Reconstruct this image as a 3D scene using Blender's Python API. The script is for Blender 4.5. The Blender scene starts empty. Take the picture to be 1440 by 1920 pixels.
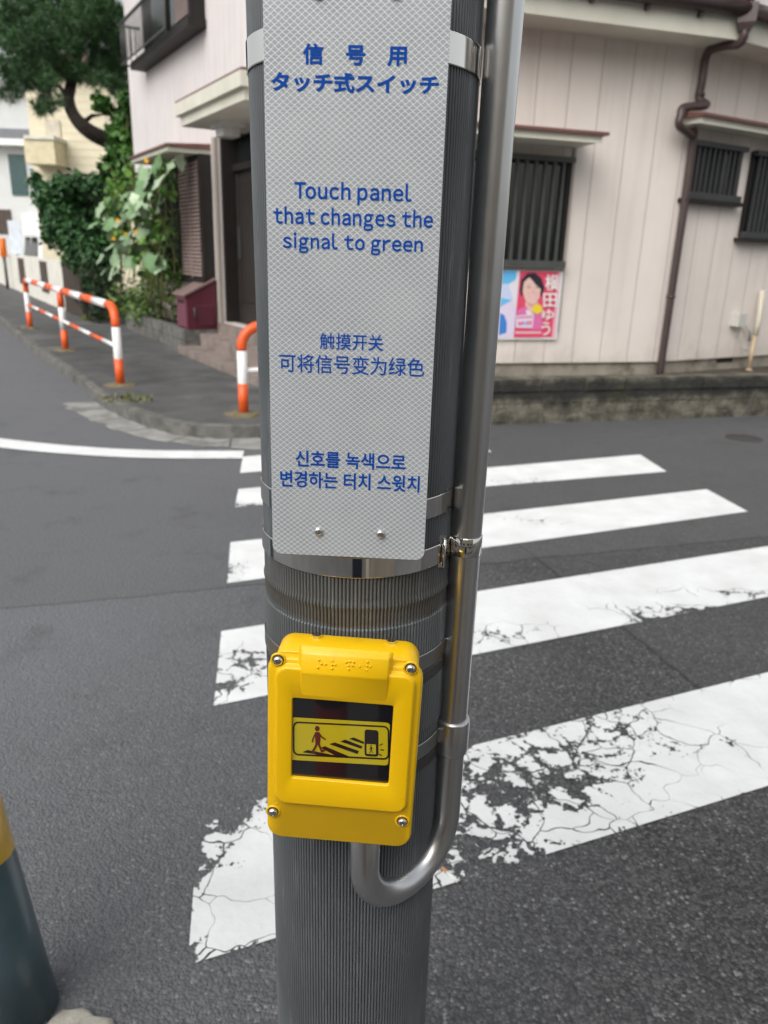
import bpy, math, random
import numpy as np
from mathutils import Vector, Matrix, geometry
random.seed(7); RNG = np.random.default_rng(7)
S = bpy.context.scene
COL = S.collection

# ------------------------------------------------------------------ camera, sky, sun, exposure
CAM_H, CAM_F, PITCH, ROLL = 1.45, 1430.0, math.radians(18.6), math.radians(1.77)
cd = bpy.data.cameras.new('camera'); cam = bpy.data.objects.new('camera', cd); COL.objects.link(cam)
cam.location = (0, 0, CAM_H)
cam.rotation_euler = (Matrix.Rotation(math.pi/2 - PITCH, 3, 'X') @ Matrix.Rotation(ROLL, 3, 'Z')).to_euler()
cd.sensor_fit = 'VERTICAL'; cd.sensor_height = 34.6; cd.sensor_width = 25.95
cd.lens = CAM_F / 1920 * 34.6
cd.clip_start = 0.02; cd.clip_end = 500
cd.dof.use_dof = True; cd.dof.focus_distance = 0.74; cd.dof.aperture_fstop = 7.4
S.camera = cam
SUN_EL, SUN_AZ = math.radians(44), math.radians(212)
w = bpy.data.worlds.new('World'); S.world = w; w.use_nodes = True
nt = w.node_tree; bg = nt.nodes['Background']
sky = nt.nodes.new('ShaderNodeTexSky'); sky.sky_type = 'NISHITA'; sky.sun_disc = False
sky.sun_elevation = SUN_EL; sky.sun_rotation = SUN_AZ; sky.dust_density = 4.0; sky.air_density = 1.5
hs = nt.nodes.new('ShaderNodeHueSaturation'); hs.inputs['Saturation'].default_value = 0.22
nt.links.new(sky.outputs[0], hs.inputs['Color']); nt.links.new(hs.outputs[0], bg.inputs['Color'])
bg.inputs['Strength'].default_value = 0.14
sd = bpy.data.lights.new('sun', 'SUN'); sun = bpy.data.objects.new('sun', sd); COL.objects.link(sun)
sd.energy = 1.5; sd.angle = math.radians(60); sd.color = (1, 0.985, 0.96)
sdir = Vector((math.sin(SUN_AZ)*math.cos(SUN_EL), math.cos(SUN_AZ)*math.cos(SUN_EL), math.sin(SUN_EL)))
sun.rotation_euler = sdir.to_track_quat('Z', 'Y').to_euler()
S.view_settings.view_transform = 'Standard'; S.view_settings.look = 'None'; S.view_settings.gamma = 1
S.view_settings.exposure = 0.4
S.cycles.max_bounces = 8; S.cycles.use_denoising = True

# ------------------------------------------------------------------ survey helpers: where a sight line of the photograph meets the place
def ray(px, py):
    u = (px - 720) / CAM_F; v = -(py - 960) / CAM_F
    c, s = math.cos(ROLL), math.sin(ROLL)
    a = u*c - v*s; b = u*s + v*c
    return Vector((a, math.cos(PITCH) + b*math.sin(PITCH), -math.sin(PITCH) + b*math.cos(PITCH)))
EYE = Vector((0, 0, CAM_H))
def G(px, py, z=0.0):
    r = ray(px, py); return EYE + r * ((z - CAM_H) / r.z)
def Yat(px, py, Y):
    r = ray(px, py); return EYE + r * (Y / r.y)
class Plane:                                   # a vertical plane: s along it, z up, out towards the street
    def __init__(self, p0, e, n):
        self.p0 = Vector((p0[0], p0[1], 0)); self.e = Vector((e[0], e[1], 0)).normalized(); self.n = Vector((n[0], n[1], 0)).normalized()
    def P(self, s, z, out=0.0):
        return self.p0 + self.e*s + self.n*out + Vector((0, 0, z))
    def hit(self, px, py, out=0.0):
        r = ray(px, py); q = self.p0 + self.n*out
        t = (q - EYE).dot(self.n) / r.dot(self.n); p = EYE + r*t
        return (p - q).dot(self.e), p.z
    def out_at(self, px, py, s):               # on the plane s = const
        r = ray(px, py); q = self.p0 + self.e*s
        t = (q - EYE).dot(self.e) / r.dot(self.e); p = EYE + r*t
        return (p - q).dot(self.n), p.z

# ------------------------------------------------------------------ mesh helpers
class MB:
    def __init__(self): self.v = []; self.f = []; self.m = []; self.uv = None; self.sm = []
    def add(self, vs, fs, mi=0, smooth=False):
        o = len(self.v); self.v += [tuple(p) for p in vs]
        for f in fs: self.f.append(tuple(i+o for i in f)); self.m.append(mi); self.sm.append(smooth)
    def quad(self, a, b, c, d, mi=0): self.add([a, b, c, d], [(0, 1, 2, 3)], mi)
    def box(self, P, s0, s1, z0, z1, o0, o1, mi=0):      # in a plane's frame
        c = [P(s, z, o) for o in (o0, o1) for z in (z0, z1) for s in (s0, s1)]
        self.add(c, [(0, 1, 3, 2), (4, 6, 7, 5), (0, 4, 5, 1), (2, 3, 7, 6), (0, 2, 6, 4), (1, 5, 7, 3)], mi)
    def loft(self, loops, cap0=False, cap1=False, closed=True, mi=0, smooth=True):
        n = len(loops[0]); vs = [p for l in loops for p in l]; fs = []
        for i in range(len(loops)-1):
            for j in range(n if closed else n-1):
                k = (j+1) % n
                fs.append((i*n+j, i*n+k, (i+1)*n+k, (i+1)*n+j))
        if cap0: fs.append(tuple(range(n-1, -1, -1)))
        if cap1: fs.append(tuple((len(loops)-1)*n + j for j in range(n)))
        self.add(vs, fs, mi, smooth)
    def tube(self, pts, r, n=16, caps=True, mi=0, smooth=True):
        pts = [Vector(p) for p in pts]; rs = r if isinstance(r, (list, tuple)) else [r]*len(pts)
        t0 = (pts[1]-pts[0]).normalized(); ref = Vector((0, 0, 1)) if abs(t0.z) < .9 else Vector((0, 1, 0))
        u = t0.cross(ref).normalized(); loops = []
        for i, p in enumerate(pts):
            t = (pts[min(i+1, len(pts)-1)] - pts[max(i-1, 0)]).normalized()
            u = (u - t*u.dot(t)).normalized(); v = t.cross(u)
            loops.append([p + (u*math.cos(a) + v*math.sin(a))*rs[i] for a in [2*math.pi*k/n for k in range(n)]])
        self.loft(loops, caps, caps, mi=mi, smooth=smooth)
    def build(self, name, mats, parent=None, loc=None, **props):
        me = bpy.data.meshes.new(name)
        if parent is not None: L = parent_loc(parent)
        else:
            a = np.array(self.v); L = Vector(loc) if loc is not None else Vector(((a[:, 0].min()+a[:, 0].max())/2, (a[:, 1].min()+a[:, 1].max())/2, a[:, 2].min()))
        me.from_pydata([(p[0]-L.x, p[1]-L.y, p[2]-L.z) for p in self.v], [], self.f)
        mats = mats if isinstance(mats, (list, tuple)) else [mats]
        for m in mats: me.materials.append(m)
        me.polygons.foreach_set('material_index', self.m)
        me.polygons.foreach_set('use_smooth', self.sm)
        if self.uv is not None:
            l = me.uv_layers.new(name='UVMap')
            for lp in me.loops: l.data[lp.index].uv = self.uv[lp.vertex_index]
        me.update()
        o = bpy.data.objects.new(name, me); COL.objects.link(o)
        if parent is not None: o.parent = parent
        else: o.location = L
        for k, x in props.items(): o[k] = x
        return o
def parent_loc(p):
    L = Vector(p.location)
    while p.parent is not None: p = p.parent; L += Vector(p.location)
    return L
def thing(name, label, cat, loc, group=None):
    o = bpy.data.objects.new(name, None); COL.objects.link(o); o.location = loc
    o.empty_display_size = .1; o['label'] = label; o['category'] = cat
    if group: o['group'] = group
    return o
def rrect(cx, cz, w_, h_, r, k=6):              # rounded rectangle, (u, z) points, counter-clockwise
    pts = []
    r = max(1e-5, min(r, w_/2-1e-5, h_/2-1e-5))
    for (sx, sz, a0) in ((1, -1, -90), (1, 1, 0), (-1, 1, 90), (-1, -1, 180)):
        for i in range(k+1):
            a = math.radians(a0 + 90*i/k)
            pts.append((cx + sx*(w_/2-r) + r*math.cos(a), cz + sz*(h_/2-r) + r*math.sin(a)))
    return pts
def stroke(pts, wd):                            # a polyline with a width -> polygons
    out = []
    for (a, b) in zip(pts[:-1], pts[1:]):
        d = (Vector(b)-Vector(a)); l = d.length or 1; d /= l; n = Vector((-d[1], d[0]))*wd/2; e = d*wd*.3
        a2, b2 = Vector(a)-e, Vector(b)+e
        out.append([tuple(a2+n), tuple(b2+n), tuple(b2-n), tuple(a2-n)])
    return out
def disc(cx, cy, r, n=20, ry=None): return [(cx+r*math.cos(2*math.pi*i/n), cy+(ry or r)*math.sin(2*math.pi*i/n)) for i in range(n)]
def text_poly(body, bold=0.0, spacing=1.0):     # outline of a piece of lettering: verts (x, y) and faces
    c = bpy.data.curves.new('lettering', 'FONT'); c.body = body; c.size = 1; c.offset = bold; c.space_character = spacing
    c.resolution_u = 3
    o = bpy.data.objects.new('lettering_tmp', c); COL.objects.link(o)
    dg = bpy.context.evaluated_depsgraph_get(); me = bpy.data.meshes.new_from_object(o.evaluated_get(dg))
    vs = [(v.co.x, v.co.y) for v in me.vertices]; fs = [tuple(p.vertices) for p in me.polygons]
    bpy.data.objects.remove(o); bpy.data.curves.remove(c); bpy.data.meshes.remove(me)
    return vs, fs
def fit_text(mb, body, u0, u1, z0, z1, fn, bold=0.0, mi=0, src=None):
    vs, fs = src or text_poly(body, bold); a = np.array(vs)
    x0, x1, y0, y1 = a[:, 0].min(), a[:, 0].max(), a[:, 1].min(), a[:, 1].max()
    mb.add([fn(u0 + (x-x0)/(x1-x0)*(u1-u0), z0 + (y-y0)/(y1-y0)*(z1-z0)) for x, y in vs], fs, mi)
def smooth_path(pts, n=8):                      # Catmull-Rom
    pts = [Vector(p) for p in pts]; P = [pts[0]] + pts + [pts[-1]]; out = []
    for i in range(1, len(P)-2):
        for k in range(n):
            t = k/n; a, b, c, d = P[i-1:i+3]
            out.append(.5*((2*b) + (c-a)*t + (2*a-5*b+4*c-d)*t*t + (3*b-a-3*c+d)*t**3))
    return out + [pts[-1]]

# ------------------------------------------------------------------ materials
def new_mat(name):
    m = bpy.data.materials.new(name); m.use_nodes = True
    return m, m.node_tree, m.node_tree.nodes['Principled BSDF']
def node(nt, t, **kw):
    n = nt.nodes.new(t)
    for k, v in kw.items():
        if k.startswith('i_'): n.inputs[k[2:].replace('_', ' ')].default_value = v
        else: setattr(n, k, v)
    return n
def ramp(nt, src, stops):
    r = node(nt, 'ShaderNodeValToRGB'); el = r.color_ramp.elements
    while len(el) < len(stops): el.new(.5)
    for e, (p, c) in zip(el, stops): e.position = p; e.color = (*c, 1) if len(c) == 3 else c
    nt.links.new(src, r.inputs[0]); return r.outputs[0]
def mix(nt, fac, a, b, mode='MIX'):
    n = node(nt, 'ShaderNodeMix', data_type='RGBA', blend_type=mode)
    for i, x in ((0, fac), (6, a), (7, b)):
        if hasattr(x, 'is_output') or hasattr(x, 'links'): nt.links.new(x, n.inputs[i])
        elif i == 0: n.inputs[0].default_value = x
        else: n.inputs[i].default_value = (*x, 1)
    return n.outputs[2]
def math_(nt, op, a, b=None, clamp=False):
    n = node(nt, 'ShaderNodeMath', operation=op, use_clamp=clamp)
    for i, x in enumerate((a, b)):
        if x is None: continue
        if hasattr(x, 'links'): nt.links.new(x, n.inputs[i])
        else: n.inputs[i].default_value = x
    return n.outputs[0]
def pos(nt): return node(nt, 'ShaderNodeNewGeometry').outputs['Position']
def noise(nt, vec, scale, detail=4, rough=.55):
    n = node(nt, 'ShaderNodeTexNoise'); n.inputs['Scale'].default_value = scale; n.inputs['Detail'].default_value = detail; n.inputs['Roughness'].default_value = rough
    nt.links.new(vec, n.inputs['Vector']); return n.outputs['Fac']
def bump(nt, h, strength, dist=.002):
    b = node(nt, 'ShaderNodeBump'); b.inputs['Strength'].default_value = strength; b.inputs['Distance'].default_value = dist
    nt.links.new(h, b.inputs['Height']); return b.outputs[0]
def M(name, col, rough=.6, metal=0.0, var=.12, vscale=6, bmp=None, coat=0, spec=.5, dirt=None):
    m, nt, b = new_mat(name)
    b.inputs['Roughness'].default_value = rough; b.inputs['Metallic'].default_value = metal
    b.inputs['Coat Weight'].default_value = coat; b.inputs['Coat Roughness'].default_value = .04
    b.inputs['Specular IOR Level'].default_value = spec
    p = pos(nt)
    f = noise(nt, p, vscale)
    lo = tuple(c*(1-var) for c in col); hi = tuple(min(1, c*(1+var)) for c in col)
    c = ramp(nt, f, [(.3, lo), (.7, hi)])
    if dirt:
        dc, ds, th = dirt
        c = mix(nt, ramp(nt, noise(nt, p, ds, 6, .65), [(th, (0, 0, 0)), (min(1, th+.2), (1, 1, 1))]), c, dc)
    nt.links.new(c, b.inputs['Base Color'])
    if bmp: nt.links.new(bump(nt, noise(nt, p, bmp[0], 3), bmp[1], bmp[2]), b.inputs['Normal'])
    return m

def asphalt():
    m, nt, b = new_mat('asphalt'); p = pos(nt)
    vo = node(nt, 'ShaderNodeTexVoronoi'); vo.inputs['Scale'].default_value = 135; nt.links.new(p, vo.inputs['Vector'])
    sep = node(nt, 'ShaderNodeSeparateColor'); nt.links.new(vo.outputs['Color'], sep.inputs[0])
    stone = ramp(nt, sep.outputs[0], [(.0, (.028, .028, .029)), (.4, (.064, .064, .065)), (.75, (.10, .099, .10)), (.95, (.135, .135, .133)), (1, (.27, .265, .255))])
    gap = ramp(nt, vo.outputs['Distance'], [(.35, (1, 1, 1)), (.75, (.6, .6, .6))])
    c = mix(nt, 1, stone, gap, 'MULTIPLY')
    big = ramp(nt, noise(nt, p, 1.1, 5), [(.3, (.78, .78, .8)), (.7, (1.2, 1.19, 1.17))])
    c = mix(nt, 1, c, big, 'MULTIPLY')
    sp = node(nt, 'ShaderNodeSeparateXYZ'); nt.links.new(p, sp.inputs[0])
    # older, paler and worn surface towards the side street; seam of a newer strip on the crossing's far end
    wx = math_(nt, 'ADD', sp.outputs[0], math_(nt, 'MULTIPLY', noise(nt, p, .6, 3), 1.2))
    old = ramp(nt, math_(nt, 'MULTIPLY_ADD', wx, -.35), [(.0, (0, 0, 0)), (.75, (1, 1, 1))])
    c = mix(nt, math_(nt, 'MULTIPLY', old, .7), c, (.175, .182, .195))
    # seam line through two surveyed points
    A, B = G(1060, 1090), G(1440, 1395)
    d = (B-A).normalized(); nx, ny = -d.y, d.x
    sd_ = math_(nt, 'ADD', math_(nt, 'MULTIPLY', sp.outputs[0], nx), math_(nt, 'MULTIPLY', sp.outputs[1], ny))
    sd_ = math_(nt, 'SUBTRACT', sd_, A.x*nx + A.y*ny)
    sd_ = math_(nt, 'ADD', sd_, math_(nt, 'MULTIPLY', math_(nt, 'SUBTRACT', noise(nt, p, 7, 3), .5), .03))
    inside = ramp(nt, math_(nt, 'ADD', sd_, .5), [(.498, (0, 0, 0)), (.503, (1, 1, 1))])
    c = mix(nt, math_(nt, 'MULTIPLY', inside, .35), c, (.075, .073, .077))
    line = ramp(nt, math_(nt, 'ABSOLUTE', sd_), [(.004, (.45, .45, .45)), (.012, (1, 1, 1))])
    c = mix(nt, 1, c, line, 'MULTIPLY')
    # long fine crack across the road
    A, B = G(0, 1142), G(500, 1095); d = (B-A).normalized(); nx, ny = -d.y, d.x
    s2 = math_(nt, 'SUBTRACT', math_(nt, 'ADD', math_(nt, 'MULTIPLY', sp.outputs[0], nx), math_(nt, 'MULTIPLY', sp.outputs[1], ny)), A.x*nx + A.y*ny)
    s2 = math_(nt, 'ADD', s2, math_(nt, 'MULTIPLY', math_(nt, 'SUBTRACT', noise(nt, p, 4, 5), .5), .06))
    far = ramp(nt, math_(nt, 'ADD', s2, .5), [(.49, (0, 0, 0)), (.52, (1, 1, 1))])
    c = mix(nt, math_(nt, 'MULTIPLY', far, .45), c, (.105, .106, .11))
    st2 = ramp(nt, noise(nt, p, 3.2, 6, .7), [(.56, (1, 1, 1)), (.72, (.72, .71, .70))])
    c = mix(nt, 1, c, st2, 'MULTIPLY')
    line = ramp(nt, math_(nt, 'ABSOLUTE', s2), [(.003, (.5, .5, .5)), (.012, (1, 1, 1))])
    c = mix(nt, 1, c, line, 'MULTIPLY')
    nt.links.new(c, b.inputs['Base Color']); b.inputs['Roughness'].default_value = .78
    h = math_(nt, 'ADD', math_(nt, 'MULTIPLY', vo.outputs['Distance'], -1), math_(nt, 'MULTIPLY', noise(nt, p, 60, 4), .8))
    nt.links.new(bump(nt, h, .8, .006), b.inputs['Normal'])
    return m
def road_paint():
    m, nt, b = new_mat('worn_road_paint'); p = pos(nt)
    at = node(nt, 'ShaderNodeAttribute', attribute_name='wear')
    wr = at.outputs['Fac']
    n1 = noise(nt, p, 11, 10, .72); n2 = noise(nt, p, 75, 4, .6)
    v = math_(nt, 'ADD', math_(nt, 'MULTIPLY', n1, .60), math_(nt, 'MULTIPLY', n2, .40))
    v = math_(nt, 'MAXIMUM', math_(nt, 'ADD', math_(nt, 'MULTIPLY', math_(nt, 'SUBTRACT', v, .5), 2.6), .5), .03)
    # cracks
    vo = node(nt, 'ShaderNodeTexVoronoi', feature='DISTANCE_TO_EDGE'); vo.inputs['Scale'].default_value = 6.5
    wob = node(nt, 'ShaderNodeVectorMath', operation='ADD'); nn = node(nt, 'ShaderNodeTexNoise'); nn.inputs['Scale'].default_value = 8
    nt.links.new(p, nn.inputs['Vector']); sc = node(nt, 'ShaderNodeVectorMath', operation='SCALE'); sc.inputs['Scale'].default_value = .12
    nt.links.new(nn.outputs['Color'], sc.inputs[0]); nt.links.new(p, wob.inputs[0]); nt.links.new(sc.outputs[0], wob.inputs[1]); nt.links.new(wob.outputs[0], vo.inputs['Vector'])
    cr = math_(nt, 'MULTIPLY', math_(nt, 'LESS_THAN', vo.outputs['Distance'], math_(nt, 'MINIMUM', math_(nt, 'MULTIPLY', math_(nt, 'SUBTRACT', wr, .06, True), .06), math_(nt, 'MULTIPLY', noise(nt, p, 5, 3), .022))), 1)
    vo2 = node(nt, 'ShaderNodeTexVoronoi', feature='DISTANCE_TO_EDGE'); vo2.inputs['Scale'].default_value = 12
    nt.links.new(wob.outputs[0], vo2.inputs['Vector'])
    isl = math_(nt, 'MULTIPLY', vo2.outputs['Distance'], 2.4, True)
    v = math_(nt, 'MAXIMUM', math_(nt, 'ADD', math_(nt, 'MULTIPLY', v, .66), math_(nt, 'MULTIPLY', isl, .40)), .05)
    # wear 0 -> all paint, 1 -> none
    keep = math_(nt, 'GREATER_THAN', v, math_(nt, 'MULTIPLY_ADD', wr, .42))
    nt.nodes[-1]
    keep.node.inputs[1].default_value = 0
    th = math_(nt, 'ADD', math_(nt, 'MULTIPLY', wr, 1.0), .0)
    nt.links.new(th, keep.node.inputs[1])
    alpha = math_(nt, 'MULTIPLY', keep, math_(nt, 'SUBTRACT', 1, cr))
    c = ramp(nt, noise(nt, p, 5, 6), [(.3, (.66, .67, .66)), (.65, (.77, .785, .78))])
    c = mix(nt, ramp(nt, noise(nt, p, 45, 5, .7), [(.60, (0, 0, 0)), (.8, (.35, .35, .35))]), c, (.45, .45, .44))
    nt.links.new(c, b.inputs['Base Color']); b.inputs['Roughness'].default_value = .6
    nt.links.new(alpha, b.inputs['Alpha'])
    nt.links.new(bump(nt, noise(nt, p, 28, 6), .6, .006), b.inputs['Normal'])
    return m
def siding(name, col, pitch):
    m, nt, b = new_mat(name); p = pos(nt)
    uv = node(nt, 'ShaderNodeUVMap'); sp = node(nt, 'ShaderNodeSeparateXYZ'); nt.links.new(uv.outputs[0], sp.inputs[0])
    fr = math_(nt, 'FRACT', math_(nt, 'DIVIDE', sp.outputs[0], pitch))
    d = math_(nt, 'ABSOLUTE', math_(nt, 'SUBTRACT', fr, .5))
    g = ramp(nt, d, [(.484, (1, 1, 1)), (.494, (.62, .6, .58))])
    lo = tuple(x*.94 for x in col); hi = tuple(min(1, x*1.05) for x in col)
    c = ramp(nt, noise(nt, p, 1.7, 4), [(.3, lo), (.7, hi)])
    # vertical rain streaks, and grime that has splashed up from the ground
    st = node(nt, 'ShaderNodeCombineXYZ'); nt.links.new(math_(nt, 'MULTIPLY', sp.outputs[0], 9), st.inputs[0]); nt.links.new(math_(nt, 'MULTIPLY', sp.outputs[1], .5), st.inputs[1])
    c = mix(nt, ramp(nt, noise(nt, st.outputs[0], 1, 5), [(.5, (0, 0, 0)), (.85, (.3, .3, .3))]), c, (.4, .36, .31))
    gz = math_(nt, 'ADD', sp.outputs[1], math_(nt, 'MULTIPLY', noise(nt, p, 3.5, 6, .65), -.9))
    c = mix(nt, ramp(nt, math_(nt, 'ADD', gz, .5), [(.42, (.55, .55, .55)), (.72, (0, 0, 0))]), c, (.42, .365, .30))
    c = mix(nt, 1, c, g, 'MULTIPLY')
    nt.links.new(c, b.inputs['Base Color']); b.inputs['Roughness'].default_value = .55
    nt.links.new(bump(nt, ramp(nt, d, [(.475, (1, 1, 1)), (.495, (0, 0, 0))]), .6, .008), b.inputs['Normal'])
    return m
def reflective_sheet():
    m, nt, b = new_mat('prismatic_sheet')
    uv = node(nt, 'ShaderNodeUVMap'); sp = node(nt, 'ShaderNodeSeparateXYZ'); nt.links.new(uv.outputs[0], sp.inputs[0])
    a = math_(nt, 'DIVIDE', sp.outputs[0], .0063); c_ = math_(nt, 'DIVIDE', sp.outputs[1], .0050)
    # rows of lens-shaped cells: two families of slightly wavy diagonals
    wv = math_(nt, 'MULTIPLY', math_(nt, 'SINE', math_(nt, 'MULTIPLY', c_, 2*math.pi)), .03)
    d1 = math_(nt, 'FRACT', math_(nt, 'ADD', math_(nt, 'ADD', a, c_), wv)); d2 = math_(nt, 'FRACT', math_(nt, 'ADD', math_(nt, 'SUBTRACT', a, c_), wv))
    e1 = math_(nt, 'MINIMUM', d1, math_(nt, 'SUBTRACT', 1, d1)); e2 = math_(nt, 'MINIMUM', d2, math_(nt, 'SUBTRACT', 1, d2))
    e = math_(nt, 'MINIMUM', e1, e2)
    ln = ramp(nt, e, [(.045, (1, 1, 1)), (.08, (0, 0, 0))])
    p = pos(nt)
    cell = ramp(nt, noise(nt, p, 22, 3), [(.3, (.43, .46, .49)), (.7, (.51, .54, .57))])
    # fine horizontal prism ruling
    rl = ramp(nt, math_(nt, 'FRACT', math_(nt, 'DIVIDE', sp.outputs[1], .0022)), [(.45, (.93, .93, .93)), (.55, (1.07, 1.07, 1.07))])
    cell = mix(nt, 1, cell, rl, 'MULTIPLY')
    c = mix(nt, ln, cell, (.93, .95, .96))
    nt.links.new(c, b.inputs['Base Color'])
    b.inputs['Roughness'].default_value = .38; b.inputs['Metallic'].default_value = .25
    b.inputs['Coat Weight'].default_value = .8; b.inputs['Coat Roughness'].default_value = .16
    nt.links.new(bump(nt, noise(nt, p, 14, 3), .4, .012), b.inputs['Coat Normal'])
    return m
def ribbed_sheet():
    m, nt, b = new_mat('ribbed_grey_sheet'); p = pos(nt)
    sp = node(nt, 'ShaderNodeSeparateXYZ'); nt.links.new(p, sp.inputs[0])
    c = ramp(nt, noise(nt, p, 7, 5), [(.3, (.108, .119, .127)), (.7, (.155, .168, .178))])
    st = node(nt, 'ShaderNodeVectorMath', operation='MULTIPLY'); st.inputs[1].default_value = (60, 60, 6); nt.links.new(p, st.inputs[0])
    c = mix(nt, ramp(nt, noise(nt, st.outputs[0], 1, 5, .7), [(.56, (0, 0, 0)), (.72, (.6, .6, .6))]), c, (.30, .31, .32))
    # brown grime ring of an old strap
    zz = math_(nt, 'ADD', sp.outputs[2], math_(nt, 'MULTIPLY', math_(nt, 'SUBTRACT', noise(nt, p, 14, 3), .5), .02))
    gr = ramp(nt, zz, [(ZF['grime0']-.01, (0, 0, 0)), (ZF['grime0'], (.6, .6, .6)), (ZF['grime0']+.022, (.8, .8, .8)), (ZF['grime0']+.03, (.45, .45, .45)), (ZF['grime1'], (.5, .5, .5)), (ZF['grime1']+.006, (0, 0, 0))]) if False else None
    t0 = ZF['grime0']; t1 = ZF['grime1']
    k = math_(nt, 'DIVIDE', math_(nt, 'SUBTRACT', zz, t0), t1-t0, clamp=True)
    gr = ramp(nt, k, [(.0, (0, 0, 0)), (.08, (.85, .85, .85)), (.42, (.8, .8, .8)), (.5, (.35, .35, .35)), (.92, (.45, .45, .45)), (1, (0, 0, 0))])
    gr = mix(nt, 1, gr, ramp(nt, noise(nt, p, 25, 5), [(.3, (.45, .45, .45)), (.7, (1, 1, 1))]), 'MULTIPLY')
    c = mix(nt, gr, c, (.085, .072, .055))
    nt.links.new(c, b.inputs['Base Color']); b.inputs['Roughness'].default_value = .42; b.inputs['Specular IOR Level'].default_value = .5
    return m
def steel(name, col, rough, scratch=True):
    m, nt, b = new_mat(name); p = pos(nt)
    b.inputs['Metallic'].default_value = 1
    c = ramp(nt, noise(nt, p, 12, 5), [(.3, tuple(x*.97 for x in col)), (.7, tuple(min(1, x*1.03) for x in col))])
    nt.links.new(c, b.inputs['Base Color'])
    r = ramp(nt, noise(nt, p, 30, 5), [(.3, (rough*.93,)*3), (.75, (rough*1.1,)*3)])
    nt.links.new(r, b.inputs['Roughness'])
    if scratch:
        st = node(nt, 'ShaderNodeVectorMath', operation='MULTIPLY'); st.inputs[1].default_value = (400, 400, 14); nt.links.new(p, st.inputs[0])
        nt.links.new(bump(nt, noise(nt, st.outputs[0], 1, 3), .12, .0006), b.inputs['Normal'])
    return m
def block_mat():
    m, nt, b = new_mat('mossy_concrete_block'); p = pos(nt)
    sp = node(nt, 'ShaderNodeSeparateXYZ'); nt.links.new(p, sp.inputs[0])
    c = ramp(nt, noise(nt, p, 5, 8, .65), [(.36, (.022, .02, .016)), (.48, (.085, .078, .06)), (.64, (.20, .185, .145))])
    uv = node(nt, 'ShaderNodeUVMap'); su = node(nt, 'ShaderNodeSeparateXYZ'); nt.links.new(uv.outputs[0], su.inputs[0])
    # black algae along the upper course, greener patches low down
    top = ramp(nt, math_(nt, 'ADD', su.outputs[1], math_(nt, 'MULTIPLY', math_(nt, 'SUBTRACT', noise(nt, p, 4, 6), .5), .22)), [(.2, (0, 0, 0)), (.25, (1, 1, 1)), (.37, (1, 1, 1)), (.42, (0, 0, 0))])
    c = mix(nt, math_(nt, 'MULTIPLY', top, .88), c, (.02, .02, .019))
    c = mix(nt, ramp(nt, noise(nt, p, 2.4, 5), [(.56, (0, 0, 0)), (.7, (.6, .6, .6))]), c, (.075, .082, .036))
    nt.links.new(c, b.inputs['Base Color']); b.inputs['Roughness'].default_value = .9
    nt.links.new(bump(nt, noise(nt, p, 30, 6), .9, .02), b.inputs['Normal'])
    return m
def leaf_mat(name, a, b_, var_scale=2.5, rough=.5):
    m, nt, b = new_mat(name); p = pos(nt)
    oi = node(nt, 'ShaderNodeNewGeometry')
    c = ramp(nt, oi.outputs['Random Per Island'], [(0, a), (.5, tuple((x+y)/2 for x, y in zip(a, b_))), (1, b_)])
    c2 = mix(nt, 1, c, ramp(nt, noise(nt, p, var_scale, 3), [(.3, (.6, .62, .6)), (.7, (1.3, 1.3, 1.2))]), 'MULTIPLY')
    nt.links.new(c2, b.inputs['Base Color']); b.inputs['Roughness'].default_value = rough
    b.inputs['Specular IOR Level'].default_value = .35
    return m
def glossy(name, col, rough=.04, var=.02):
    m = M(name, col, .3, var=var, coat=1.0); m.node_tree.nodes['Principled BSDF'].inputs['Coat Roughness'].default_value = rough; m.node_tree.nodes['Principled BSDF'].inputs['Coat IOR'].default_value = 1.8
    return m

# ------------------------------------------------------------------ planes surveyed from the photograph
SIGN = Plane((-.04, .70), (math.cos(math.radians(2.5)), -math.sin(math.radians(2.5))), (-math.sin(math.radians(2.5)), -math.cos(math.radians(2.5))))
BOX = Plane((-.04, .66), (math.cos(math.radians(3)), -math.sin(math.radians(3))), (-math.sin(math.radians(3)), -math.cos(math.radians(3))))
eL = (-0.51034643, 0.85996891); eM = (0.95842908, 0.28533085); eR = (0.85586973, 0.51719145)
nL = (-0.85996891, -0.51034643); nM = (0.28533085, -0.95842908); nR = (0.51719145, -0.85586973)
class TiltPlane(Plane):                           # the switch box hangs about one degree askew
    K = .022
    def P(self, s, z, out=0.0):
        return Plane.P(self, s + self.K*(z-.967), z - self.K*(s-.004), out)
    def hit(self, px, py, out=0.0):
        a, b = Plane.hit(self, px, py, out); a0 = a
        for _ in range(4): a0, b0_ = a - self.K*(b0_-.967 if _ else b-.967), b + self.K*(a0-.004)
        return a0, b0_
BOX = TiltPlane((-.04, .66), (math.cos(math.radians(3)), -math.sin(math.radians(3))), (-math.sin(math.radians(3)), -math.cos(math.radians(3))))
b0 = G(925, 795); BLK = Plane((b0.x, b0.y), eM, nM)
FM = Plane((b0.x - nM[0]*.3, b0.y - nM[1]*.3), eM, nM)
SW = .10                                          # height of the pavement
pl0 = G(347, 660, SW)
FL = Plane((pl0.x - nL[0]*.5, pl0.y - nL[1]*.5), eL, nL)
SC = 1.87                                         # where the crossing-side wall turns away
cR = FM.P(SC, 0); FR = Plane((cR.x, cR.y), eR, nR)
CORNER_S = -4.62                                  # where the entrance wall meets the crossing-side wall (behind the signal pole)

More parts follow.
